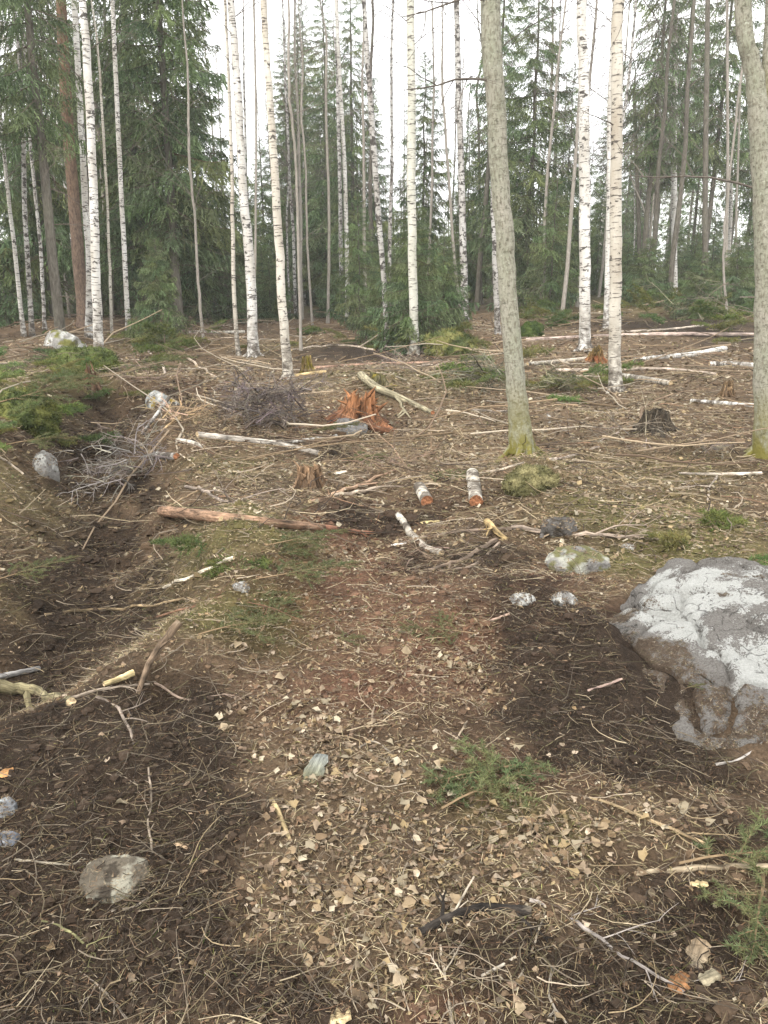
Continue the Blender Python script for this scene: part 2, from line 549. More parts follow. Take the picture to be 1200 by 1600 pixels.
RED = patches([(540, 910, 130, 80, .9), (660, 1030, 150, 60, .9), (760, 960, 150, 50, .7), (480, 1090, 110, 50, .6), (840, 1180, 140, 50, .5), (860, 915, 80, 20, .8), (960, 1000, 100, 60, .5), (600, 800, 100, 30, .4), (550, 640, 70, 26, .4), (280, 620, 60, 20, .4), (700, 1560, 110, 40, .6), (520, 830, 50, 20, .6)])
def field(P, x, y):
    wx = x+.26*fbm2(x*1.9, y*1.9, 51, 3)*np.clip(y/4, .6, 4)
    wy = y+.22*fbm2(x*2.1, y*2.1, 61, 2)*np.clip(y/4, .5, 6)
    r = 0
    for (cx, cy, rx, ry), a in P:
        r = r+a*np.exp(-(((wx-cx)/rx)**2+((wy-cy)/ry)**2)**1.3)
    return np.clip(r*(1+.35*fbm2(x*5, y*5, 71, 2)), 0, 1)
def cover(x, y):
    D, L, G, E = (field(P, x, y) for P in (DARK, LEAF, GREEN, RED))
    D = np.maximum(D, (.68+.45*fbm2(x*6, y*6, 77, 2))*np.exp(-(poly_dist(x, y, RUT)/.62)**4))
    D = sstep(D+.34*fbm2(x*6, y*6, 97, 3)+.16*fbm2(x*30, y*30, 98, 2)*(y < 7), .12, .95)
    L = L*np.clip(.75+.75*fbm2(x*4.5, y*4.5, 95, 2), .1, 1)
    return D, L*(1-.8*D), G*(1-.5*D), E
def ground_col(x, y):
    D, L, G, E = cover(x, y)
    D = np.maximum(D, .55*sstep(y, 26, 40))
    c = np.stack([.118+0*x, .086+0*x, .057+0*x], -1)
    n = fbm2(x*1.7, y*1.7, 81, 3)[..., None]
    c = c*(1+.45*n+.3*fbm2(x*7, y*7, 85, 2)[..., None])
    c = c+(np.array([.19, .145, .095])-c)*(L*.75)[..., None]
    c = c+(np.array([.125, .125, .045])-c)*(G*.75)[..., None]
    c = c+(np.array([.155, .082, .057])-c)*(E*.75)[..., None]
    c = c+(np.array([.031, .0235, .018])-c)*(D*.93)[..., None]
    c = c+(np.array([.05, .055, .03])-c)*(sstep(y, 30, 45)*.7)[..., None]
    return np.clip(c*np.array([1.05, .99, .95]), .004, 1)
b = Buf()
ny, nx = XX.shape
i, j = np.meshgrid(np.arange(ny-1), np.arange(nx-1), indexing='ij')
F = np.stack([i*nx+j, i*nx+j+1, (i+1)*nx+j+1, (i+1)*nx+j], -1).reshape(-1, 4)
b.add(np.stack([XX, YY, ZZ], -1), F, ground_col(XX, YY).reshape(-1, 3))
ground = link('ground', b.mesh('ground', M['ground'], True))
ground['kind'] = 'structure'

# ------------------------------------------------------------------ trees in front: trunks traced at their own distance
rng = np.random.default_rng(7)
def branchlet(buf, P0, d, L, r, rg, depth, n=4, col=(.11, .095, .08), sag=.0, spread=.7, kids=5):
    k = 5 if n > 3 else 3
    P = [np.asarray(P0, float)]
    d = norm(np.asarray(d, float))
    for q in range(k):
        d = norm(d+rg.normal(0, .13, 3)+np.array([0, 0, -sag]))
        P.append(P[-1]+d*L/k)
    P = np.array(P)
    tube(buf, P, np.linspace(r, r*.35, k+1), n, col)
    if depth > 0:
        for q in range(kids):
            t = rg.uniform(.25, 1)*k
            i0 = min(int(t), k-1)
            p = P[i0]+(P[i0+1]-P[i0])*(t-i0)
            dd = norm(P[i0+1]-P[i0])
            side = norm(np.cross(dd, rg.normal(0, 1, 3)))
            branchlet(buf, p, dd*(1-spread*.4)+side*spread, L*rg.uniform(.3, .55), r*.5, rg, depth-1, 3, col, sag, spread, max(kids-1, 2))
def front_tree(name, label, cat, pts, wid, mat, top=16., n=12, base_y=None, flare=.35, branches=(), tip=None, group=None, seed=1, barkcol=(.11, .095, .08), extra=None):
    rg = np.random.default_rng(seed)
    if base_y is None:
        B = gp(*pts[0])
    else:
        B = at_y(pts[0][0], pts[0][1], base_y)
        B[2] = Hm(B[0], B[1])
    Y = B[1]
    P = [np.array([B[0], Y, B[2]-.15]), B]
    s = pxm(B)
    rad = [wid[0]*s/2]*2
    for (u, v), wd in zip(pts[1:], np.interp(np.arange(1, len(pts)), np.linspace(0, len(pts)-1, len(wid)), wid)):
        q = at_y(u, v, Y)
        P.append(q)
        rad.append(wd*s/2)
    P, rad = np.array(P), np.array(rad)
    d = norm(P[-1]-P[-2])*.6+np.array([0, 0, .4])
    d /= d[2]
    hh = P[-1][2]
    ext = [P[-1]+d*(top-hh)*t+np.array([rg.normal(0, .08), rg.normal(0, .1), 0]) for t in (.25, .5, .75, 1)] if top > hh+1 else []
    er = [rad[-1]*(1-t)+.01 for t in (.22, .5, .76, 1)] if ext else []
    if ext:
        P = np.vstack([P, ext])
        rad = np.concatenate([rad, er])
    Q = spline(P, 5)
    tt = np.linspace(0, 1, len(P))
    rq = np.interp(np.linspace(0, 1, len(Q)), tt, rad)
    Q[1:-1, :2] += rg.normal(0, .006, (len(Q)-2, 2))
    hgt = Q[:, 2]-B[2]
    rq = rq*(1+flare*np.exp(-np.clip(hgt, 0, None)/(rad[0]*2.2)))
    t = thing(name, label, cat, B, 0, group)
    bb = Buf()
    tube(bb, Q-B, rq, n, m=0, rough=.06, seed=seed)
    # let the bark run from the base, so marks at the foot fall where the foot is
    to = link('trunk', bb.mesh(name+'_trunk', M[mat], True), t)
    if wid[0] >= 14:
        for q in range(6):
            a = q/6*6.283+rg.uniform(-.4, .4)
            R0 = rad[0]
            L = R0*rg.uniform(2.0, 3.4)
            rp = [np.array([math.cos(a)*R0*.45, math.sin(a)*R0*.45, R0*1.9]), np.array([math.cos(a)*R0*1.0, math.sin(a)*R0*1.0, R0*.7])]
            for e in (.6, 1.0):
                xx, yy = math.cos(a+rg.normal(0, .2))*(R0+L*e*.6), math.sin(a+rg.normal(0, .2))*(R0+L*e*.6)
                rp.append(np.array([xx, yy, float(Hm(B[0]+xx, B[1]+yy))-B[2]+R0*.15-R0*.5*e]))
            rbf = Buf()
            qq = spline(rp, 3)
            tube(rbf, qq, np.linspace(R0*.42, R0*.16, len(qq)), 8, rough=.15, seed=seed+q)
            link('root', rbf.mesh('root', M[mat], True), t)
    cb = Buf()
    made = False
    for (v0, side, L, up) in branches:         # bare side branches leaving the trunk at a photograph height
        z = at_y(pts[0][0], v0, Y)[2]
        k = int(np.argmin(abs(Q[:, 2]-z)))
        ang = (0 if side > 0 else math.pi)+rg.uniform(-.9, .9)
        br = Buf()
        branchlet(br, Q[k]-B, (math.cos(ang), math.sin(ang)*.7, up), L, min(max(rq[k]*.14, .006), .012), rg, 2, 5, barkcol, .03, .75, 4)
        link('branch', br.mesh('branch', M['twig']), to)
    if ext:
        for q in range(14 if wid[0] < 9 else 20):    # the bare head of the tree
            z = hh+(top-hh)*rg.uniform(-.02, .97)
            k = int(np.argmin(abs(Q[:, 2]-z)))
            a = rg.uniform(0, 2*math.pi)
            branchlet(cb, Q[k]-B, (math.cos(a), math.sin(a), .9), (top-z)*.32+.5, min(max(rq[k]*.22, .007), .025), rg, 2, 4, barkcol, .03, .8, 3 if wid[0] < 9 else 4)
        made = True
    if made:
        link('crown', cb.mesh(name+'_crown', M['twig']), t)
    return t, B, Q, rq
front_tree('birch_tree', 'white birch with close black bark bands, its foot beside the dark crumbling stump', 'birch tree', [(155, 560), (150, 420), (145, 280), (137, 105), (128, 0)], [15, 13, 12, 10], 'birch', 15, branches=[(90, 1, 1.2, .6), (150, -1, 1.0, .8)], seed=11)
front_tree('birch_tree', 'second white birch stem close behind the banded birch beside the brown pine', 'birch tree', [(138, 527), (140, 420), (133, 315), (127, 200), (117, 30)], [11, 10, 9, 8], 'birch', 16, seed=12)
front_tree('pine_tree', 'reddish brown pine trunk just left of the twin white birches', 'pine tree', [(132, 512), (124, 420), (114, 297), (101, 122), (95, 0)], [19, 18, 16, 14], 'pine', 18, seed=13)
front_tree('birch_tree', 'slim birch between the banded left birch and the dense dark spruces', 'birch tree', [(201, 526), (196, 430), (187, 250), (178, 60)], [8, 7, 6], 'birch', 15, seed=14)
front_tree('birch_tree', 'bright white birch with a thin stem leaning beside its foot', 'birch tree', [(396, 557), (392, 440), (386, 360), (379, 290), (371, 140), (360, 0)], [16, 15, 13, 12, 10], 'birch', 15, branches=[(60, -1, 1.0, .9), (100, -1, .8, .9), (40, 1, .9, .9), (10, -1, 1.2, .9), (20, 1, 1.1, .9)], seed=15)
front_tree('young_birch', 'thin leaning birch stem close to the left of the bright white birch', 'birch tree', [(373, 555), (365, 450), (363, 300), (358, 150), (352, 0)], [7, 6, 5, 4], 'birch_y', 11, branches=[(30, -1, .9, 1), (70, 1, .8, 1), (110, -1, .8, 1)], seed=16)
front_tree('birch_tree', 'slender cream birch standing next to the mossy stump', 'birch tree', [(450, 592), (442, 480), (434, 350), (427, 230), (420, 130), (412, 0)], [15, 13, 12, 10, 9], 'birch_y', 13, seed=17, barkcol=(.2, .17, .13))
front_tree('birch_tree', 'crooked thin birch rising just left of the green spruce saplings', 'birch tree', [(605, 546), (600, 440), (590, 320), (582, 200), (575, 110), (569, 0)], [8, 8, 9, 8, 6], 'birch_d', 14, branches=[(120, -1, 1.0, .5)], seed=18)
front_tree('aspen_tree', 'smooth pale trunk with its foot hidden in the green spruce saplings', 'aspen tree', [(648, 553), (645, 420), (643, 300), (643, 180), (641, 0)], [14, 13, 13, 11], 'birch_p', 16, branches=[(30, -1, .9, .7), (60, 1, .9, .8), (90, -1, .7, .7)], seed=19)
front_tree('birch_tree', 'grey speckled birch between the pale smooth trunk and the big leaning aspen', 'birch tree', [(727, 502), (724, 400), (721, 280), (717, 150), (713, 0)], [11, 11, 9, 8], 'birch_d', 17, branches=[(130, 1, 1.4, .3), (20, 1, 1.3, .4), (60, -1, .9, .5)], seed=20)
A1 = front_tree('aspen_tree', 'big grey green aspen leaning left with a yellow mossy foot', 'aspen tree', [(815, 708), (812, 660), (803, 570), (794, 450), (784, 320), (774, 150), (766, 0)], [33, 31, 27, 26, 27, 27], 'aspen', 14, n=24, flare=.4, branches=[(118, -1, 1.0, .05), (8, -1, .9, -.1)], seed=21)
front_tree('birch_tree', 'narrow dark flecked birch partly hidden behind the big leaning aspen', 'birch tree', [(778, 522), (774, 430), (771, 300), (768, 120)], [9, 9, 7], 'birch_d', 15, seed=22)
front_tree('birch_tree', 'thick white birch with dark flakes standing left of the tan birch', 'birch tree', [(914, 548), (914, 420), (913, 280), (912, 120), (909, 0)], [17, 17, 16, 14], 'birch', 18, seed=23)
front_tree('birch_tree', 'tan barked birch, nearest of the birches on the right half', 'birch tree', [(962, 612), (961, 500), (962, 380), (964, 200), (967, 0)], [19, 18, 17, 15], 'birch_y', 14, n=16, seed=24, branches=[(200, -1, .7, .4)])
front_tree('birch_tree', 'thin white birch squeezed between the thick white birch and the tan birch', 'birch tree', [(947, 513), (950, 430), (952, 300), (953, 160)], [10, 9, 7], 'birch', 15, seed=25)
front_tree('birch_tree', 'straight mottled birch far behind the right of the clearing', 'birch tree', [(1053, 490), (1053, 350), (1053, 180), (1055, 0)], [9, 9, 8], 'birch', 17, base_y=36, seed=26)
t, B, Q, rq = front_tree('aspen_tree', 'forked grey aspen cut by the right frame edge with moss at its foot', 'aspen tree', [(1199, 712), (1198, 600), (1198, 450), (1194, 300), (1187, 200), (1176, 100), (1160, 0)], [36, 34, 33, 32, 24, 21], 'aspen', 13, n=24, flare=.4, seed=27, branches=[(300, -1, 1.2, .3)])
k = int(np.argmin(abs(Q[:, 2]-at_y(1186, 260, B[1])[2])))
fb = Buf()
fp = [Q[k]-B]
for (u, v) in ((1196, 180), (1203, 80), (1206, 0), (1212, -200)):
    fp.append(at_y(u, v, B[1])-B)
tube(fb, spline(fp, 5), np.linspace(rq[k]*.75, rq[k]*.45, len(spline(fp, 5))), 16, rough=.06)
link('limb', fb.mesh('aspen_limb', M['aspen'], True), t)

# thin stems standing in the clearing's far edge
STEMS = [
    ((470, 548), (466, 380), (462, 250), 5, 'grey', 'brown bare sapling just right of the slender cream birch'),
    ((488, 508), (480, 380), (477, 250), 4, 'grey', 'pale sapling beside the brown bare sapling, before the tall spruces'),
    ((512, 505), (514, 350), (510, 200), 5, 'grey', 'straight grey sapling in front of the tall centre spruces'),
    ((534, 497), (532, 330), (528, 150), 7, 'birch_d', 'speckled young birch with broken branches around its foot'),
    ((543, 485), (540, 300), (526, 20), 7, 'birch', 'white birch pole rising through the tall centre spruces'),
    ((318, 535), (310, 440), (305, 350), 5, 'grey', 'reddish sapling standing in front of the brown spruce thicket'),
    ((175, 530), (172, 440), (168, 330), 5, 'birch_y', 'short thin birch between the banded birch and the slim birch'),
    ((50, 525), (40, 350), (33, 130), 8, 'birch_d', 'grey birch on the far left, second stem from the frame edge'),
    ((37, 525), (24, 400), (10, 280), 7, 'birch', 'white birch stem nearest the left frame edge'),
    ((70, 515), (62, 380), (45, 200), 6, 'birch_d', 'thin birch behind the left bank, next to the mossy rock'),
    ((835, 492), (836, 400), (833, 300), 4, 'grey', 'slim brown sapling on the tan mound right of the big aspen'),
    ((1000, 480), (998, 350), (992, 180), 7, 'spruce', 'dark spruce pole behind the tan birch'),
    ((720, 492), (708, 380), (696, 200), 5, 'grey', 'thin curved sapling left of the grey speckled birch'),
    ((1137, 505), (1130, 400), (1140, 280), 4, 'grey', 'bent bare sapling left of the forked aspen'),
    ((1160, 470), (1150, 380), (1155, 200), 4, 'grey', 'upright bare sapling behind the bent one near the forked aspen'),
    ((1040, 488), (1038, 440), (1020, 405), 3, 'grey', 'short forked bare shoot left of the mottled birch'),
    ((1105, 470), (1102, 300), (1106, 0), 9, 'spruce', 'dark tall trunk right of the mottled birch'),
    ((1135, 468), (1137, 250), (1136, 0), 5, 'grey', 'thin tall grey pole right of the dark tall trunk'),
    ((396, 540), (400, 300), (398, 40), 4, 'grey', 'thin grey pole showing behind the bright white birch'),
    ((752, 480), (750, 350), (748, 200), 5, 'spruce', 'slim dark stem right of the grey speckled birch'),
]
for q, (p0, p1, p2, wd, mt, lab) in enumerate(STEMS):
    front_tree('young_tree', lab, 'sapling' if wd < 6 else 'tree', [p0, p1, p2], [wd, wd*.9, wd*.75], mt, 10+q % 5, n=7, base_y=(None if p0[1] > 500 else 30+q % 4*3), seed=40+q, branches=[(p1[1], 1, .9, .6), (p1[1]-60, -1, .9, .7), (p1[1]-120, 1, .8, .8)], barkcol=(.17, .145, .12))

# ------------------------------------------------------------------ spruces: a few models, copied
def needle_branch(seed, twigs=17, per=13, hang=1.25, size=.085):
    rg = np.random.default_rng(seed)
    b = Buf()
    s = np.linspace(0, 1, 6)
    ax = np.stack([s, .05*np.sin(s*3+seed), -.22*s**1.4+.16*s**4], -1)
    tube(b, ax, np.linspace(.012, .003, 6), 3, (.10, .08, .06), 0)
    V, Fc, CC = [], [], []
    for side in (-1, 1):
        for q in range(twigs):
            f = (q+rg.uniform(.1, .9))/twigs*.9+.1
            k = min(int(f*5), 4)
            p = ax[k]+(ax[k+1]-ax[k])*(f*5-k)
            L = (.40*(1-f)**.7+.10)*rg.uniform(.7, 1.2)
            d = norm(np.array([.55+.4*f, side*rg.uniform(.5, 1.1), -hang*rg.uniform(.1, 1.2)]))
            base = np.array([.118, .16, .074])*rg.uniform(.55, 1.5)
            for z in range(per):
                t = (z+rg.uniform(.2, .8))/per
                c = p+d*L*t+np.array([0, 0, -.10*t*t*hang])
                e = norm(d*.8+rg.normal(0, .42, 3)+np.array([0, 0, -.25]))*size*rg.uniform(.7, 1.5)
                wv = norm(np.cross(e, rg.normal(0, 1, 3)))*size*.15
                V += [c-wv, c+wv, c+e]
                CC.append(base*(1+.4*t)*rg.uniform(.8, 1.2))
    V = np.array(V)
    b.add(V, np.arange(len(V)).reshape(-1, 3), np.repeat(np.array(CC), 3, 0), m=1)
    return b
def bare_branch(seed):
    rg = np.random.default_rng(seed)
    b = Buf()
    branchlet(b, (0, 0, 0), (1, 0, -.05), 1.0, .011, rg, 2, 3, (.13, .105, .085), .08, .7, 4)
    return b
NB = [needle_branch(s) for s in range(4)]
NBfar = [needle_branch(s+10, 8, 5, .8, .14) for s in range(3)]
BB = [bare_branch(s+20) for s in range(3)]
def spruce_model(seed, h, r, live=.1, n=150, far=False, sparse=1.0):
    rg = np.random.default_rng(seed)
    tr = Buf()
    P = np.stack([rg.normal(0, .02, 9), rg.normal(0, .02, 9), np.linspace(-.2, h, 9)], -1)
    tube(tr, P, np.linspace(h*.0072, .012, 9), 7 if far else 10, rough=.05)
    cr, dd = Buf(), Buf()
    ga = 2.39996
    for q in range(n):
        t = (q+.5)/n
        z = h*(live+(1-live)*(1-(1-t)**1.25))
        f = (z-h*live)/(h*(1-live))
        L = r*(1-f)**.75*(.55+.45*min(1, (f+.08)/.25))*rg.uniform(.65, 1.15)+.10
        a = q*ga+rg.uniform(-.35, .35)
        if rg.uniform() > sparse:
            continue
        tilt = .25-.55*(1-f)+rg.normal(0, .10)      # upper branches rise, lower ones hang
        if f > .9:
            tilt = .7
        Rz = np.array([[math.cos(a), -math.sin(a), 0], [math.sin(a), math.cos(a), 0], [0, 0, 1]])
        Ry = np.array([[math.cos(tilt), 0, -math.sin(tilt)], [0, 1, 0], [math.sin(tilt), 0, math.cos(tilt)]])
        src = (NBfar if far else NB)
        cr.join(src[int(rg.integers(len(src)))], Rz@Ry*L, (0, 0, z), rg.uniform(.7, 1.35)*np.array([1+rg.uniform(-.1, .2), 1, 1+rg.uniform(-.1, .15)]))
    for q in range(6 if far else 18):
        z = rg.uniform(.25, max(h*live*1.6, 1.5))
        a = rg.uniform(0, 6.28)
        Rz = np.array([[math.cos(a), -math.sin(a), 0], [math.sin(a), math.cos(a), 0], [0, 0, 1]])
        dd.join(BB[int(rg.integers(3))], Rz*rg.uniform(.5, 1.0)*min(r, 1.5), (0, 0, z))
    return tr.mesh('spruce_trunk', M['spruce'], True), cr.mesh('spruce_crown', [M['twig'], M['needle']]), dd.mesh('spruce_dead_branches', M['twig'])
SPR = {
    'dense0': (spruce_model(1, 18, 2.3, .10, 165), 18), 'dense1': (spruce_model(2, 18, 2.0, .14, 155), 18), 'slim': (spruce_model(3, 15, 1.65, .10, 185), 15),
    'mid': (spruce_model(4, 10, 1.65, .05, 150), 10), 'sparse': (spruce_model(5, 17, 1.9, .33, 125, sparse=.9), 17), 'young': (spruce_model(6, 3.4, 1.15, .03, 105), 3.4), 'young1': (spruce_model(8, 5, 1.3, .05, 75), 5),
    'high': (spruce_model(7, 18, 1.7, .5, 80, sparse=.9), 18),
    'drape': (spruce_model(9, 18, 1.5, .26, 105), 18),
    'far0': (spruce_model(31, 16, 1.9, .2, 90, True), 16), 'far1': (spruce_model(32, 16, 1.6, .4, 70, True), 16), 'far2': (spruce_model(33, 6, 1.5, .05, 60, True), 6),
}
def spruce(model, x, y, h, label, group=None, rz=None, name='spruce_tree', cat='spruce tree', wide=1.0):
    (tm, cm, dm), mh = SPR[model]
    s = h/mh
    t = thing(name, label, cat, (x, y, float(Hm(x, y))-.05), rng.uniform(0, 6.28) if rz is None else rz, group, (s*wide, s*wide, s))
    link('trunk', tm, t)
    link('crown', cm, t)
    link('bare_branches', dm, t)['kind'] = 'stuff'
    return t
def ux(u, Y):
    return float(at_y(u, 440, Y)[0])
for u, Y, h, mdl, lab, wide in (
    (78, 25.5, 19, 'dense0', 'tall drooping spruce behind the top of the brown pine trunk', .8),
    (88, 20.2, 18, 'drape', 'spruce with boughs draped over the upper pine trunk', 1.0),
    (-75, 19, 16, 'dense1', 'spruce at the left frame edge with bare branches reaching into the sky gap', 1.0),
    (226, 29, 20, 'dense0', 'massive dark spruce right behind the slim birch', 1.1),
    (276, 26.5, 19, 'dense1', 'dense spruce with brown dead lower branches, middle of the left spruce thicket', 1.1),
    (318, 29, 11.5, 'mid', 'spruce at the right edge of the left thicket beside the bright sky gap', 1.1),
    (8, 25, 5.8, 'young1', 'low bushy spruce at the left frame edge under the sky gap', 1.3),
    (60, 33, 7.0, 'mid', 'small dark spruce behind the far left birches', 1.2),
    (455, 46, 14.0, 'slim', 'narrow spruce, left of the three tall centre spruces', 1.25),
    (512, 44, 15.3, 'slim', 'pointed tall spruce, middle of the three centre spruces', 1.35),
    (552, 41, 15.6, 'dense1', 'tallest of the three centre spruces, beside the crooked thin birch', 1.1),
    (585, 48, 11.5, 'slim', 'shorter spruce tucked right of the tall centre spruces', 1.2),
    (660, 36, 10.2, 'mid', 'pointed spruce standing alone behind the smooth pale trunk', 1.1),
    (772, 37, 16.5, 'dense1', 'tall spruce directly behind the big leaning aspen', 1.0),
    (822, 33, 12.6, 'mid', 'spruce with spreading tip right of the big leaning aspen', 1.2),
    (878, 44, 11.0, 'mid', 'spruce between the big aspen and the thick white birch', 1.0),
    (862, 30, 4.6, 'young1', 'young green spruce on the tan mound left of the thick white birch', 1.1),
    (1003, 35, 17, 'sparse', 'tall spruce with high crown right of the tan birch', 1.0),
    (1042, 41, 17, 'sparse', 'spruce behind the mottled birch on the right', 1.1),
    (1098, 37, 18, 'sparse', 'sparse spruce with a bare lower trunk near the forked aspen', .95),
    (1160, 44, 15, 'sparse', 'ragged spruce partly hidden by the forked aspen', 1.1),
    (936, 55, 13, 'slim', 'distant spruce seen between the thick white birch and the tan birch', 1.0),
    (342, 30, 5.2, 'young1', 'young spruce left of the bright white birch', 1.2),
    (415, 40, 7.6, 'mid', 'middling spruce between the bright white birch and the cream birch', 1.2),
    (648, 19.5, 3.3, 'young', 'green spruce sapling round the foot of the smooth pale trunk', 1.0),
    (597, 22, 2.3, 'young', 'low spruce sapling left of the crooked thin birch', 1.1),
    (694, 23, 2.5, 'young', 'feathery spruce sapling behind the mossy hummock', 1.2),
    (245, 20.5, 2.6, 'young', 'yellowish spruce sapling at the foot of the left thicket', 1.0),
    (560, 27, 4.2, 'young1', 'spruce sapling behind the crooked thin birch', 1.0),
    (728, 40, 8.6, 'mid', 'spruce seen behind the grey speckled birch', .9),
    (1095, 26, 2.0, 'young', 'bushy spruce undergrowth right of the mottled birch', 1.5),
    (1150, 27, 2.4, 'young', 'spruce undergrowth left of the forked aspen', 1.4),
    (1180, 36, 6.5, 'mid', 'half hidden spruce behind the forked aspen', 1.2),
    (175, 34, 11, 'mid', 'spruce seen between the banded birch and the massive dark spruce', 1.2),
):
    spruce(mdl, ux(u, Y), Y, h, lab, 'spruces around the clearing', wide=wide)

# ------------------------------------------------------------------ the forest behind
def pole_model(seed, h, r, mat):
    rg = np.random.default_rng(seed)
    b = Buf()
    P = np.stack([np.cumsum(rg.normal(0, .06, 9)), np.cumsum(rg.normal(0, .06, 9)), np.linspace(-.2, h, 9)], -1)
    P[:, :2] -= P[0, :2]
    tube(b, P, np.linspace(r, r*.3, 9), 7)
    c = Buf()
    for q in range(34):
        z = h*rg.uniform(.28, .99)
        k = int(np.argmin(abs(P[:, 2]-z)))
        a = rg.uniform(0, 6.28)
        branchlet(c, P[k]+[0, 0, z-P[k, 2]], (math.cos(a), math.sin(a), .8), .5+(h-z)*.16, .012, rg, 2, 3, (.13, .11, .10), .02, .8, 4)
    return b.mesh('pole_trunk', M[mat], True), c.mesh('pole_crown', M['twig'])
POLES = [pole_model(1, 15, .085, 'birch_d'), pole_model(2, 16, .10, 'birch'), pole_model(3, 14, .08, 'grey'), pole_model(4, 15, .11, 'spruce'), pole_model(5, 13, .06, 'birch_d'), pole_model(6, 14, .07, 'grey')]
ANCH = [(0, 'the left frame edge'), (36, 'the leftmost white birch'), (128, 'the brown pine'), (150, 'the black banded birch'), (192, 'the slim birch'), (250, 'the massive dark spruce'),
        (310, 'the reddish sapling'), (364, 'the thin leaning birch stem'), (389, 'the bright white birch'), (438, 'the cream birch'), (480, 'the brown bare sapling'), (512, 'the straight grey sapling'), (540, 'the tallest centre spruce'), (600, 'the crooked thin birch'),
        (645, 'the smooth pale trunk'), (690, 'the mossy hummock'), (724, 'the grey speckled birch'), (795, 'the big leaning aspen'), (870, 'the young spruce on the mound'), (914, 'the thick white birch'), (962, 'the tan birch'), (1010, 'the dark pole behind the tan birch'), (1053, 'the mottled birch'),
        (1104, 'the dark tall trunk'), (1140, 'the bent bare sapling'), (1188, 'the forked aspen')]
def zone(u, Y):
    a = min(ANCH, key=lambda q: abs(q[0]-u))
    side = 'right of' if u > a[0] else 'left of'
    return f'{"near the edge" if Y < 36 else "midway back" if Y < 50 else "far back" if Y < 66 else "farthest back"}, {side} {a[1]}'
kinds = ['speckled birch pole', 'slim white birch', 'thin grey trunk', 'dark spruce trunk', 'slender flecked birch', 'pale grey pole']
placed = []
def free(x, y, d):
    for a, c in placed:
        if (a-x)**2+(c-y)**2 < d*d:
            return False
    placed.append((x, y))
    return True
LABELS = set()
def taken(l):
    if l in LABELS:
        return True
    LABELS.add(l)
    return False
cnt = 0
while cnt < 92:
    u, Y = rng.uniform(-60, 1260), 28+52*rng.uniform()**1.2
    if 290 < u < 330 and Y < 40:
        continue
    x = ux(u, Y)
    if not free(x, Y, .8):
        continue
    k = int(rng.choice(6, p=[.2, .12, .2, .16, .16, .16]))
    if taken(f'{kinds[k]} {zone(u, Y)}'):
        continue
    t = thing('forest_tree', f'{kinds[k]} {zone(u, Y)}', 'tree', (x, Y, float(Hm(x, Y))-.05), rng.uniform(0, 6.28), 'bare stems of the wood behind', rng.uniform(.75, 1.2))
    t.rotation_euler = (rng.normal(0, .02), rng.normal(0, .02), rng.uniform(0, 6.28))
    link('trunk', POLES[k][0], t)
    link('crown', POLES[k][1], t)
    cnt += 1
cnt = 0
while cnt < 70:
    u, Y = rng.uniform(-150, 1350), rng.uniform(46, 100)
    x = ux(u, Y)
    low = rng.uniform() < .45
    gap = (310 < u < 420) or (590 < u < 750) or (840 < u < 965)
    if not free(x, Y, 1.3):
        continue
    mdl = 'far2' if (low or gap) else ('far0' if rng.uniform() < .5 else 'far1')
    h = rng.uniform(4, 7.5) if mdl == 'far2' else rng.uniform(13, 19)
    if taken(mdl+zone(u, Y)):
        continue
    spruce(mdl, x, Y, h, f'{"low bushy" if mdl == "far2" else "tall dark" if mdl == "far0" else "high crowned"} spruce {zone(u, Y)}', 'spruces of the wood behind')
    cnt += 1
lim = [(-200, 60, 290), (315, 420, 170), (590, 640, 300), (690, 760, 250), (835, 965, 270), (960, 1010, 120), (1070, 1260, 300)]
cnt = 0
while cnt < 66:
    u, Y = rng.uniform(-150, 1350), rng.uniform(36, 66)
    vmax = 40
    for a, c, vv in lim:
        if a-30 < u < c+30:
            vmax = vv+30
    x = ux(u, Y)
    if not free(x, Y, 1.2):
        continue
    h = (1.2+Y*math.tan((440-rng.uniform(vmax, 380))/FPX*1.0))
    mdl = 'slim' if h > 9 else 'mid' if h > 5 else 'young1'
    kind = {'slim': 'tall green', 'mid': 'half grown green', 'young1': 'low green'}[mdl]
    if taken(kind+zone(u, Y)):
        continue
    spruce(mdl, x, Y, h, f'{kind} spruce {zone(u, Y)}', 'spruces of the wood behind', wide=rng.uniform(.9, 1.4))
    cnt += 1
cnt = 0
while cnt < 55:
    u, Y = rng.uniform(-150, 1350), rng.uniform(30, 60)
    x = ux(u, Y)
    if (760 < u < 1000 and Y < 38) or not free(x, Y, .9):
        continue
    if taken('young'+zone(u, Y)):
        continue
    spruce('young', x, Y, rng.uniform(1.5, 3.4), f'young spruce {zone(u, Y)}', 'young spruces under the wood', wide=rng.uniform(1.0, 1.6), name='young_spruce')
    cnt += 1
# the wood beyond, one mass
fw = Buf()
src = {k: SPR[k][0] for k in ('far0', 'far1', 'far2')}
lowb = [needle_branch(s+50, 4, 2, .8, .26) for s in range(3)]
for q in range(230):
    Y = rng.uniform(95, 190)
    x = ux(rng.uniform(-250, 1450), Y)
    z = float(Hm(x, Y))
    h = rng.uniform(5, 13) if rng.uniform() < .5 else rng.uniform(12, 18)
    tube(fw, [(x, Y, z-.3), (x+rng.normal(0, .2), Y, z+h*.6), (x+rng.normal(0, .3), Y, z+h)], (.13, .09, .02), 4, (.16, .14, .12) if rng.uniform() < .6 else (.4, .38, .35))
    if rng.uniform() < .7:
        lv = rng.uniform(.05, .5)
        for e in range(20):
            f = e/20
            a = e*2.4
            Rz = np.array([[math.cos(a), -math.sin(a), 0], [math.sin(a), math.cos(a), 0], [0, 0, 1]])
            fw.join(lowb[e % 3], Rz*(1.9*(1-f)**.8+.3), (x, Y, z+h*(lv+(1-lv)*f)))
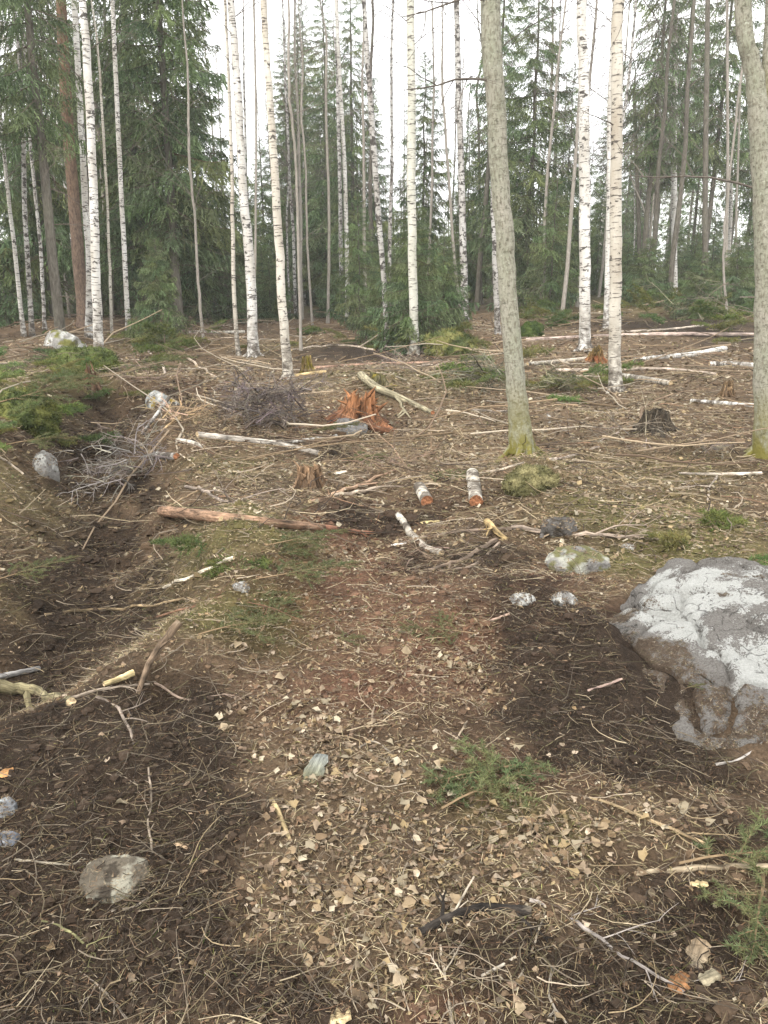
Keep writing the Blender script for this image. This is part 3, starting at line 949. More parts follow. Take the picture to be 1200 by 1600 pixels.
o = link('distant_forest', fw.mesh('distant_forest', [M['twig'], M['needle']]))
o['kind'] = 'stuff'

# ------------------------------------------------------------------ stones
def ico(sub):
    p = (1+5**.5)/2
    V = [(-1, p, 0), (1, p, 0), (-1, -p, 0), (1, -p, 0), (0, -1, p), (0, 1, p), (0, -1, -p), (0, 1, -p), (p, 0, -1), (p, 0, 1), (-p, 0, -1), (-p, 0, 1)]
    F = [(0, 11, 5), (0, 5, 1), (0, 1, 7), (0, 7, 10), (0, 10, 11), (1, 5, 9), (5, 11, 4), (11, 10, 2), (10, 7, 6), (7, 1, 8), (3, 9, 4), (3, 4, 2), (3, 2, 6), (3, 6, 8), (3, 8, 9), (4, 9, 5), (2, 4, 11), (6, 2, 10), (8, 6, 7), (9, 8, 1)]
    V = norm(np.array(V, float))
    F = np.array(F)
    for _ in range(sub):
        n = len(V)
        E = np.concatenate([F[:, [0, 1]], F[:, [1, 2]], F[:, [2, 0]]])
        Es = np.sort(E, 1)
        u, inv = np.unique(Es, axis=0, return_inverse=True)
        inv = inv.ravel()
        V = np.vstack([V, norm((V[u[:, 0]]+V[u[:, 1]])/2)])
        k = len(F)
        a, b2, c = inv[:k]+n, inv[k:2*k]+n, inv[2*k:]+n
        F = np.concatenate([np.stack([F[:, 0], a, c], 1), np.stack([F[:, 1], b2, a], 1), np.stack([F[:, 2], c, b2], 1), np.stack([a, b2, c], 1)])
    return V, F
ICO = {s: ico(s) for s in (0, 1, 2, 3, 4, 5, 6)}
def stone_shape(sub, seed, rough=.22, cuts=7, rg=None):
    V, F = ICO[sub]
    rg = np.random.default_rng(seed)
    V = V*(1+rough*fbm3(V, 1.4, seed, 3))[:, None]
    for q in range(cuts):                      # broken faces
        n = norm(rg.normal(0, 1, 3))
        d = rg.uniform(.62, .88)
        over = V@n-d
        V = V-np.where(over > 0, over*.85, 0)[:, None]*n
    V = V*(1+.05*fbm3(V, 5, seed+5, 3)+.02*fbm3(V, 17, seed+9, 2))[:, None]
    return V, F
def vnorm(V, F):
    n = np.cross(V[F[:, 1]]-V[F[:, 0]], V[F[:, 2]]-V[F[:, 0]])
    N = np.zeros_like(V)
    for k in range(3):
        np.add.at(N, F[:, k], n)
    return norm(N)
def stone(label, u, v, wpx, hpx, seed, base=(.26, .25, .235), lichen=.35, moss=.0, soil=.3, deep=.85, sub=4, mosscol=(.11, .115, .035), lichcol=(.55, .55, .52), name='stone', cat='stone', rz=None):
    B = gp(u, v)
    s = pxm(B)
    rx = wpx*s/2
    rz_ = hpx*s*.62
    V, F = stone_shape(sub, seed)
    V = V*np.array([rx, rx*deep, rz_*1.05])+rx*.05*np.stack([fbm3(V, 5, seed+20, 3), fbm3(V, 5, seed+21, 3), fbm3(V, 5, seed+22, 3)], -1)
    N = vnorm(V, F)
    c = np.broadcast_to(np.array(base), V.shape).copy()
    f = .16/rx*2
    nn = fbm3(V/rx, 2.2, seed+2, 4)
    c += (np.array(lichcol)-c)*(sstep(nn, .25-lichen, .5-lichen))[:, None]
    n2 = fbm3(V/rx, 2.8, seed+4, 4)
    c += (np.array([.06, .048, .036])-c)*(sstep(n2, .45-soil, .6-soil)*.9)[:, None]
    n3 = fbm3(V/rx, 3.2, seed+6, 4)
    if moss:
        c += (np.array(mosscol)-c)*(sstep(n3+N[:, 2]*.25, .5-moss, .7-moss))[:, None]
    b = Buf()
    b.add(V, F, c)
    o = link(name, b.mesh(name, M['stone'], True))
    rg = np.random.default_rng(seed+300)
    k = np.nonzero((N[:, 2] > .15)&(fbm3(V/rx, 2.5, seed+8, 2) > -.25))[0]
    k = rg.choice(k, 260)
    e = norm(rg.normal(0, 1, (260, 3))*np.array([1, 1, .3]))*rg.uniform(.08, .26, (260, 1))*min(rx, .16)
    wv = norm(np.cross(e, N[k]))*max(.0011, .0006*B[1])
    p = V[k]+N[k]*.004
    T = np.stack([p-wv, p+wv, p+e+N[k]*.004], 1).reshape(-1, 3)
    d = Buf()
    d.add(T, np.arange(len(T)).reshape(-1, 3), np.repeat(np.array([(.16, .11, .07), (.25, .20, .13), (.08, .06, .045)])[rg.integers(0, 3, 260)], 3, 0))
    d = link('needle_duff', d.mesh('needle_duff', M['litter']), o)
    d['kind'] = 'stuff'
    o.location = (B[0], B[1]+rx*deep*.6, B[2]-rz_*.09)
    o.rotation_euler = (0, 0, 0 if rz is None else rz)
    return tag(o, label, cat, 'stones in the clearing')
stone('mossy grey stone under the long stick, right of the centre', 907, 893, 104, 62, 3, lichen=.12, moss=.42, soil=.1, mosscol=(.17, .165, .075), lichcol=(.42, .42, .36))
stone('dark rough stone behind the long stick', 876, 836, 62, 42, 5, base=(.13, .12, .11), lichen=.1, soil=.4, lichcol=(.33, .31, .30))
stone('small pale stone in the red soil, left of a second pale stone', 820, 945, 46, 26, 7, lichen=.4, soil=.15)
stone('small pale stone half buried next to the red soil edge', 884, 945, 42, 28, 8, lichen=.3, soil=.25)
stone('flat grey white stone sunk in the dark soil at the lower left', 170, 1392, 112, 40, 9, base=(.17, .145, .11), lichen=.22, soil=.30, lichcol=(.36, .34, .27), sub=5)
stone('blueish stone on the left frame edge', 2, 1275, 44, 42, 10, base=(.25, .26, .275), lichen=.25, soil=.25, lichcol=(.46, .48, .49))
stone('blueish stone just below another on the left frame edge', 8, 1322, 40, 36, 11, base=(.20, .215, .245), lichen=.15, soil=.3, lichcol=(.42, .44, .48))
stone('pale streaked stone at the left bank above the wheel rut', 68, 742, 46, 60, 12, lichen=.35, soil=.1, deep=.7)
stone('grey stone with yellow moss behind the wheel rut', 250, 632, 54, 34, 13, base=(.30, .31, .30), lichen=.2, moss=.2, soil=.1, mosscol=(.3, .22, .06))
stone('dark grey stone under the upturned orange stump', 548, 678, 66, 40, 14, base=(.17, .165, .16), lichen=.0, soil=.2)
stone('mossy boulder behind the left bank beside the pine', 92, 545, 74, 46, 15, base=(.30, .29, .27), lichen=.2, moss=.4, soil=.1, mosscol=(.16, .16, .05))
stone('small grey stone among the green boughs left of centre', 374, 922, 30, 20, 16, lichen=.2, soil=.1)
stone('low brown stone in the leaves left of the black stump', 866, 658, 44, 22, 17, base=(.17, .13, .09), lichen=-.1, soil=.3)
stone('tiny white stone beside the boulder moss', 984, 858, 26, 12, 18, lichen=.5, soil=.0, lichcol=(.6, .6, .57))
# the big boulder at the right edge
V, F = stone_shape(6, 41, .26, 13)
cx, cy = 1.72, 3.20
V = (V-V.mean(0))/np.abs(V).max(0)
V[:, :2] = np.sign(V[:, :2])*np.abs(V[:, :2])**.8
V = V*np.array([.76, .93, .33])
V[:, 2] += .05*V[:, 1]-.16*np.clip(-V[:, 0]-.30, 0, 1)-.10*np.clip(-V[:, 1]-.35, 0, 1)
V[:, 2] -= .05*np.exp(-((V[:, 0]+.15)/.13)**2-((V[:, 1]+.25)/.3)**2)
N0 = vnorm(V, F)
V = V+.034*np.stack([fbm3(V, 5, 71, 3), fbm3(V, 5, 72, 3), fbm3(V, 5, 73, 3)], -1)-.05*N0*np.exp(-(fbm3(V, 4.5, 79, 2)/.05)**2)[:, None]+.014*np.stack([fbm3(V, 22, 74, 2), fbm3(V, 22, 75, 2), fbm3(V, 22, 76, 2)], -1)
N = vnorm(V, F)
c = np.broadcast_to(np.array([.20, .185, .17]), V.shape).copy()
n1, n2, n3 = fbm3(V, 4.2, 44, 4), fbm3(V, 3.4, 46, 4), fbm3(V, 4.5, 48, 4)
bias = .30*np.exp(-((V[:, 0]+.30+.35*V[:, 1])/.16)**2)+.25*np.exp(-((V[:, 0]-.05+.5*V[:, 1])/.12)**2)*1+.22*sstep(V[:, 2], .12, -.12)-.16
lich = sstep(n1+bias+.5*fbm3(V, 17, 45, 3)+.55*fbm3(V, 50, 40, 2), .06, .17)
c += (np.array([.44, .445, .425])-c)*lich[:, None]
duff = sstep(n2-bias*.8+.5*fbm3(V, 15, 47, 3)+.45*fbm3(V, 45, 41, 2), .0, .10)
c += (np.array([.085, .060, .042])-c)*(duff*.92)[:, None]
blk = sstep(n3+.2*fbm3(V, 20, 42, 2), .32, .5)
c += (np.array([.045, .042, .04])-c)*(blk*.8)[:, None]
mos = sstep(fbm3(V, 6, 43, 3), .42, .6)*(lich > .5)
c += (np.array([.09, .13, .035])-c)*(mos*.8)[:, None]
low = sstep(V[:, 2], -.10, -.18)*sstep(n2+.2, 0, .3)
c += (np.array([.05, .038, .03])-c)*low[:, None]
lr = n1+bias+.3*sstep(V[:, 2], .05, -.15)+.4*fbm3(V, 17, 45, 3)
dr = n2-bias*.8-.45*sstep(V[:, 2], .05, -.15)+.45*fbm3(V, 15, 47, 3)
kr = n3+.2*fbm3(V, 20, 42, 2)
def mat_boulder():
    m = NT('granite_boulder', .9, .15)
    sp = m.n('ShaderNodeSeparateXYZ')
    m.l(m.attr('tp', 'Vector'), sp.inputs[0])
    p = m.n('ShaderNodeTexCoord').outputs['Object']
    a, f, g = m.noise(p, 34, 8, .75), m.noise(p, 130, 5, .75), m.noise(p, 420, 3, .7)
    vo = m.n('ShaderNodeTexVoronoi', feature='DISTANCE_TO_EDGE')
    vo.inputs['Scale'].default_value = 1.7
    wp = m.n('ShaderNodeVectorMath', operation='ADD')
    nv = m.n('ShaderNodeTexNoise')
    nv.inputs['Scale'].default_value = 5
    m.l(p, nv.inputs['Vector'])
    m.l(p, wp.inputs[0])
    m.l(m.scaled(nv.outputs['Color'], (.45, .45, .45)), wp.inputs[1])
    m.l(wp.outputs[0], vo.inputs['Vector'])
    crack = m.math('MULTIPLY', m.ramp(vo.outputs[0], .0, .010, 1, 0), m.ramp(a, .42, .56))
    rag = m.math('ADD', m.math('MULTIPLY', m.math('SUBTRACT', a, .5), 1.5), m.math('MULTIPLY', m.math('SUBTRACT', f, .5), 1.1))
    col = m.mix(m.ramp(f, .35, .65), (.12, .11, .10), (.29, .275, .255))
    col = m.mix(m.ramp(g, .60, .66, 0, .8), col, (.045, .04, .04))
    lw = m.mix(m.ramp(f, .3, .7), (.36, .37, .345), (.62, .62, .60))
    lw = m.mix(m.ramp(g, .58, .66, 0, .7), lw, (.16, .15, .135))
    col = m.mix(m.ramp(m.math('ADD', sp.outputs[0], rag), .06, .16), col, lw)
    col = m.mix(m.math('MULTIPLY', crack, .8), col, (.04, .035, .03))
    bn = m.mix(m.ramp(f, .3, .7), (.045, .033, .024), (.15, .105, .07))
    col = m.mix(m.ramp(m.math('ADD', sp.outputs[1], rag), .12, .22, 0, .95), col, bn)
    col = m.mix(m.ramp(m.math('ADD', sp.outputs[2], rag), .40, .5, 0, .85), col, (.04, .038, .036))
    h = m.math('ADD', m.math('MULTIPLY', a, 1.4), m.math('ADD', m.math('MULTIPLY', f, .8), m.math('SUBTRACT', m.math('MULTIPLY', g, .3), m.math('MULTIPLY', crack, .8))))
    m.bump(h, 1.0, .022)
    return m.done(col)
M['boulder'] = mat_boulder()
b = Buf()
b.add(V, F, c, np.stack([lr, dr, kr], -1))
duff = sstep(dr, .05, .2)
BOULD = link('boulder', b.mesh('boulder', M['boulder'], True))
BOULD.location = (cx, cy, -.07)
tag(BOULD, 'large white lichened boulder with brown needle duff on its top', 'boulder')
BV, BN, BDUFF = V+np.array([cx, cy, -.07]), N, duff

# ------------------------------------------------------------------ stumps
def stump(label, u, v, wpx, hpx, seed, col, top, roots=6, spl=10, lean=(0, 0), moss=0, name='stump', jag=.5, broad=1.0, soil=.0):
    rg = np.random.default_rng(seed)
    B = gp(u, v)
    s = pxm(B)
    r, h = wpx*s/2, hpx*s
    t = thing(name, label, 'stump', B, rg.uniform(0, 6.28), 'stumps in the clearing')
    na, nh = 40, 12
    th = np.arange(na)/na*2*math.pi
    hh = h*(1-jag+jag*(.5+.5*fbm2(np.cos(th)*2.2, np.sin(th)*2.2, seed, 2)+.25*fbm2(np.cos(th)*6, np.sin(th)*6, seed+1, 2)+rg.uniform(-.06, .06, na)))
    hh = hh*(1+.45*jag*np.cos(th-seed*1.7))
    lob = 1+.25*np.cos(th*5+seed)+.22*rg.normal(0, 1, na)
    V, cc = [], []
    for k in range(nh):
        f = k/(nh-1)
        rr = r*(.62+.38*math.exp(-f*4)*1.0)*(1+(lob-1)*(math.exp(-f*3)+.45))*broad*(1-.25*f)
        z = hh*f-.08*h
        V.append(np.stack([rr*np.cos(th)+lean[0]*h*f*f, rr*np.sin(th)+lean[1]*h*f*f, z], -1))
        base = np.array(col)*(1-f)+np.array(top)*f
        cc.append(base[None]*(.55+.9*((np.arange(na)*7919+seed*31) % 13)/13)[:, None]*rg.uniform(.8, 1.2, na)[:, None])
    for g in (.75, .3):                        # the broken inside
        V.append(np.stack([r*.6*g*np.cos(th)+lean[0]*h*.8, r*.6*g*np.sin(th)+lean[1]*h*.8, hh*(.55+.2*g)*rg.uniform(.7, 1.1, na)], -1))
        cc.append(np.array(top)[None]*rg.uniform(.35, 1.0, na)[:, None])
    V, cc = np.array(V), np.array(cc)
    if moss:
        mz = sstep(fbm3(V.reshape(-1, 3)/r, 2, seed+3, 3), .3-moss, .5-moss).reshape(V.shape[:2])
        cc += (np.array([.19, .155, .03])-cc)*mz[..., None]
    i, j = np.meshgrid(np.arange(len(V)-1), np.arange(na), indexing='ij')
    j2 = (j+1) % na
    Fq = np.stack([i*na+j, i*na+j2, (i+1)*na+j2, (i+1)*na+j], -1).reshape(-1, 4)
    b = Buf()
    b.add(V, Fq, cc.reshape(-1, 3))
    link('stump_body', b.mesh('stump_body', M['wood'], False), t)
    for q in range(roots):
        a = q/roots*6.283+rg.uniform(-.3, .3)
        L = r*rg.uniform(1.2, 2.2)
        P = [np.array([math.cos(a)*r*.4, math.sin(a)*r*.4, h*.3])]
        for e in (.5, .8, 1.0):
            P.append(np.array([math.cos(a+rg.normal(0, .25))*(r*.6+L*e*.6), math.sin(a+rg.normal(0, .25))*(r*.6+L*e*.6), h*.14*(1-e)-.05+rg.normal(0, .02)]))
        rb = Buf()
        tube(rb, spline(P, 3), np.linspace(r*.20, r*.04, 10), 7, np.array(col)*rg.uniform(.6, 1.2), rough=.35, seed=seed+q)
        link('root', rb.mesh('root', M['wood'], True), t)
    for q in range(spl):
        a = rg.uniform(0, 6.283)
        rr = r*rg.uniform(.3, .62)
        z0 = h*rg.uniform(.15, .7)
        p0 = np.array([math.cos(a)*rr+lean[0]*h*.5, math.sin(a)*rr+lean[1]*h*.5, z0])
        p1 = p0+np.array([rg.normal(0, .17)*h+lean[0]*h*.3, rg.normal(0, .17)*h, h*rg.uniform(.08, .32)])
        sb = Buf()
        tube(sb, [p0, (p0+p1)/2+rg.normal(0, .01, 3), p1], (r*.10, r*.06, r*.008), 4, np.array(top)*rg.uniform(.6, 1.3))
        link('splinter', sb.mesh('splinter', M['wood']), t)
    return t
stump('upturned orange red rotten stump with a jagged peak beside the curved mossy log', 556, 660, 88, 54, 1, (.14, .066, .036), (.25, .115, .052), 9, 22, (-.12, .1), jag=.5, broad=1.15)
stump('fibrous brown rotten stump in front of the grey log', 484, 762, 58, 46, 2, (.11, .07, .042), (.21, .135, .08), 8, 26, jag=.45)
stump('mossy yellow stump right of the slender cream birch', 479, 584, 26, 34, 3, (.15, .11, .05), (.26, .19, .08), 5, 6, moss=.25, jag=.3)
stump('dark stump with an orange torn side and mossy cap by the tan birch', 930, 566, 36, 28, 4, (.16, .06, .025), (.14, .10, .04), 5, 6, moss=.05, jag=.4)
stump('squat brown stump left of the forked aspen', 1136, 618, 28, 26, 5, (.13, .085, .05), (.22, .15, .085), 5, 6, jag=.35)
stump('black earth covered stump in the tan leaves on the right', 1022, 672, 60, 34, 6, (.035, .028, .02), (.05, .04, .028), 6, 0, jag=.18, broad=1.3)
stump('dark crumbling stump at the foot of the left banded birch', 146, 610, 32, 44, 7, (.07, .045, .03), (.15, .085, .05), 5, 10, jag=.6)
stump('low moss grown stump behind the upturned orange stump', 590, 602, 40, 22, 8, (.09, .075, .04), (.11, .10, .045), 5, 3, moss=.1, jag=.25)

# ------------------------------------------------------------------ moss hummocks
def hummock(label, u, v, wpx, hpx, seed, col, col2):
    B = gp(u, v)
    s = pxm(B)
    rx, hz = wpx*s/2, hpx*s
    rg = np.random.default_rng(seed)
    V, F = stone_shape(4, seed, .3, 0)
    V = V*np.array([rx, rx*.8, hz])
    V = V+rx*.12*np.stack([fbm3(V/rx, 4, seed+30, 3), fbm3(V/rx, 4, seed+31, 3), fbm3(V/rx, 4, seed+32, 3)], -1)
    V[:, 2] *= .7
    f = sstep(fbm3(V/rx, 3, seed, 3), -.3, .4)[:, None]
    t = thing('moss_hummock', label, 'moss hummock', (B[0], B[1]+rx*.5, B[2]+hz*.1), 0, 'mossy mounds')
    b = Buf()
    b.add(V, F, np.array(col)*(1-f)+np.array(col2)*f)
    link('mound', b.mesh('mound', M['moss'], True), t)
    N = vnorm(V, F)
    k = rg.choice(len(V), 3200)
    p = V[k]
    e = norm(N[k]+rg.normal(0, .7, (len(k), 3))+np.array([0, 0, .2]))*(rx*.12*rg.uniform(.5, 1.4, len(k)))[:, None]
    wv = norm(np.cross(e, rg.normal(0, 1, (len(k), 3))))*(rx*.018)
    T = np.stack([p-wv, p+wv, p+e], 1).reshape(-1, 3)
    cc = np.repeat((np.array(col)*(1-f[k])+np.array(col2)*f[k])*rg.uniform(.6, 1.6, (len(k), 1)), 3, 0)
    g = Buf()
    g.add(T, np.arange(len(T)).reshape(-1, 3), cc)
    o = link('moss_tufts', g.mesh('moss_tufts', M['litter']), t)
    o['kind'] = 'stuff'
hummock('yellow green moss hummock in front of the feathery spruce sapling', 705, 556, 84, 44, 1, (.06, .075, .028), (.17, .165, .06))
hummock('dark green moss hummock at the foot of the tan mound', 832, 526, 40, 30, 2, (.035, .055, .018), (.08, .11, .03))
hummock('moss hummock with drooping dry grass at the foot of the big aspen', 832, 768, 84, 44, 3, (.09, .085, .04), (.19, .17, .085))
hummock('bright yellow moss cushion on the left bank', 28, 665, 110, 60, 4, (.055, .07, .026), (.12, .125, .04))
hummock('green moss cushion behind the left bank', 120, 575, 100, 36, 5, (.05, .065, .025), (.10, .12, .04))

# ------------------------------------------------------------------ logs, sticks and branches on the ground
WHITE, TAN, GREY, DARKC, BRN, RED_, PALE = (.62, .59, .55), (.33, .25, .16), (.24, .215, .185), (.045, .036, .03), (.19, .115, .065), (.30, .12, .06), (.52, .41, .26)
def lie(pts, wpx, lift=0., ends=None):
    P = []
    for k, p in enumerate(pts):
        q = gp(p[0], p[1])
        r = wpx*pxm(q)/2
        P.append(q+np.array([0, 0, r*.6+lift+(p[2] if len(p) > 2 else 0)]))
    return np.array(P)
def stick(name, label, cat, pts, w0, w1, col, mat='wood', forks=0, cap=True, n=7, seed=0, capcol=(.5, .37, .22), rough=.1, group=None, wob=.012, lift=0.):
    rg = np.random.default_rng(seed+100)
    P = lie(pts, (w0+w1)/2, lift)
    s = pxm(P[0])
    Q = spline(P, 5)
    Ls = np.linalg.norm(np.diff(Q, axis=0), axis=1).sum()
    Q[1:-1] += rg.normal(0, 1, (len(Q)-2, 3))*min(wob*Ls*.35, .02)*(.12 if cat == 'log' else 1)
    rad = np.linspace(w0*pxm(P[0])/2, w1*pxm(P[-1])/2, len(Q))
    B = Q[0].copy()
    b = Buf()
    cl = np.array(col)[None]*(1+.25*rg.normal(0, 1, (len(Q), 1))).clip(.5, 1.6)
    tube(b, Q-B, rad, n, cl, 0, None, capcol, rough, seed)
    t = thing(name, label, cat, B, 0, group)
    so = link('stem', b.mesh('stem', M[mat], True), t)
    if cap:
        ring = np.concatenate(b.v)
        for e in (0, len(Q)-1):
            rv = ring[e*n:(e+1)*n]
            ctr = rv.mean(0)
            fc = [(n, (q+1) % n, q) if e == 0 else (n, q, (q+1) % n) for q in range(n)]
            eb = Buf()
            VV = np.vstack([rv, ctr])
            eb.add(VV, fc, np.vstack([np.tile(np.array(capcol)*.75, (n, 1)), np.array(capcol)*1.1]), (VV-ctr)[:, [0, 2, 1]])
            link('sawn_end', eb.mesh('sawn_end', M['wood']), so)
    for q in range(forks):
        k = int(rg.uniform(.25, .95)*(len(Q)-1))
        d = norm(Q[min(k+1, len(Q)-1)]-Q[k-1])
        sd = np.cross(d, [0, 0, 1])*rg.choice([-1, 1])
        fb = Buf()
        branchlet(fb, Q[k]-B, d*.7+sd*rg.uniform(.4, .9)+np.array([0, 0, rg.uniform(0, .35)]), Ls*rg.uniform(.2, .45), rad[k]*.55, rg, 1, 4, np.array(col)*rg.uniform(.6, 1.1), .03, .7, 4)
        link('side_twig', fb.mesh('side_twig', M['twig']), t)
    return t
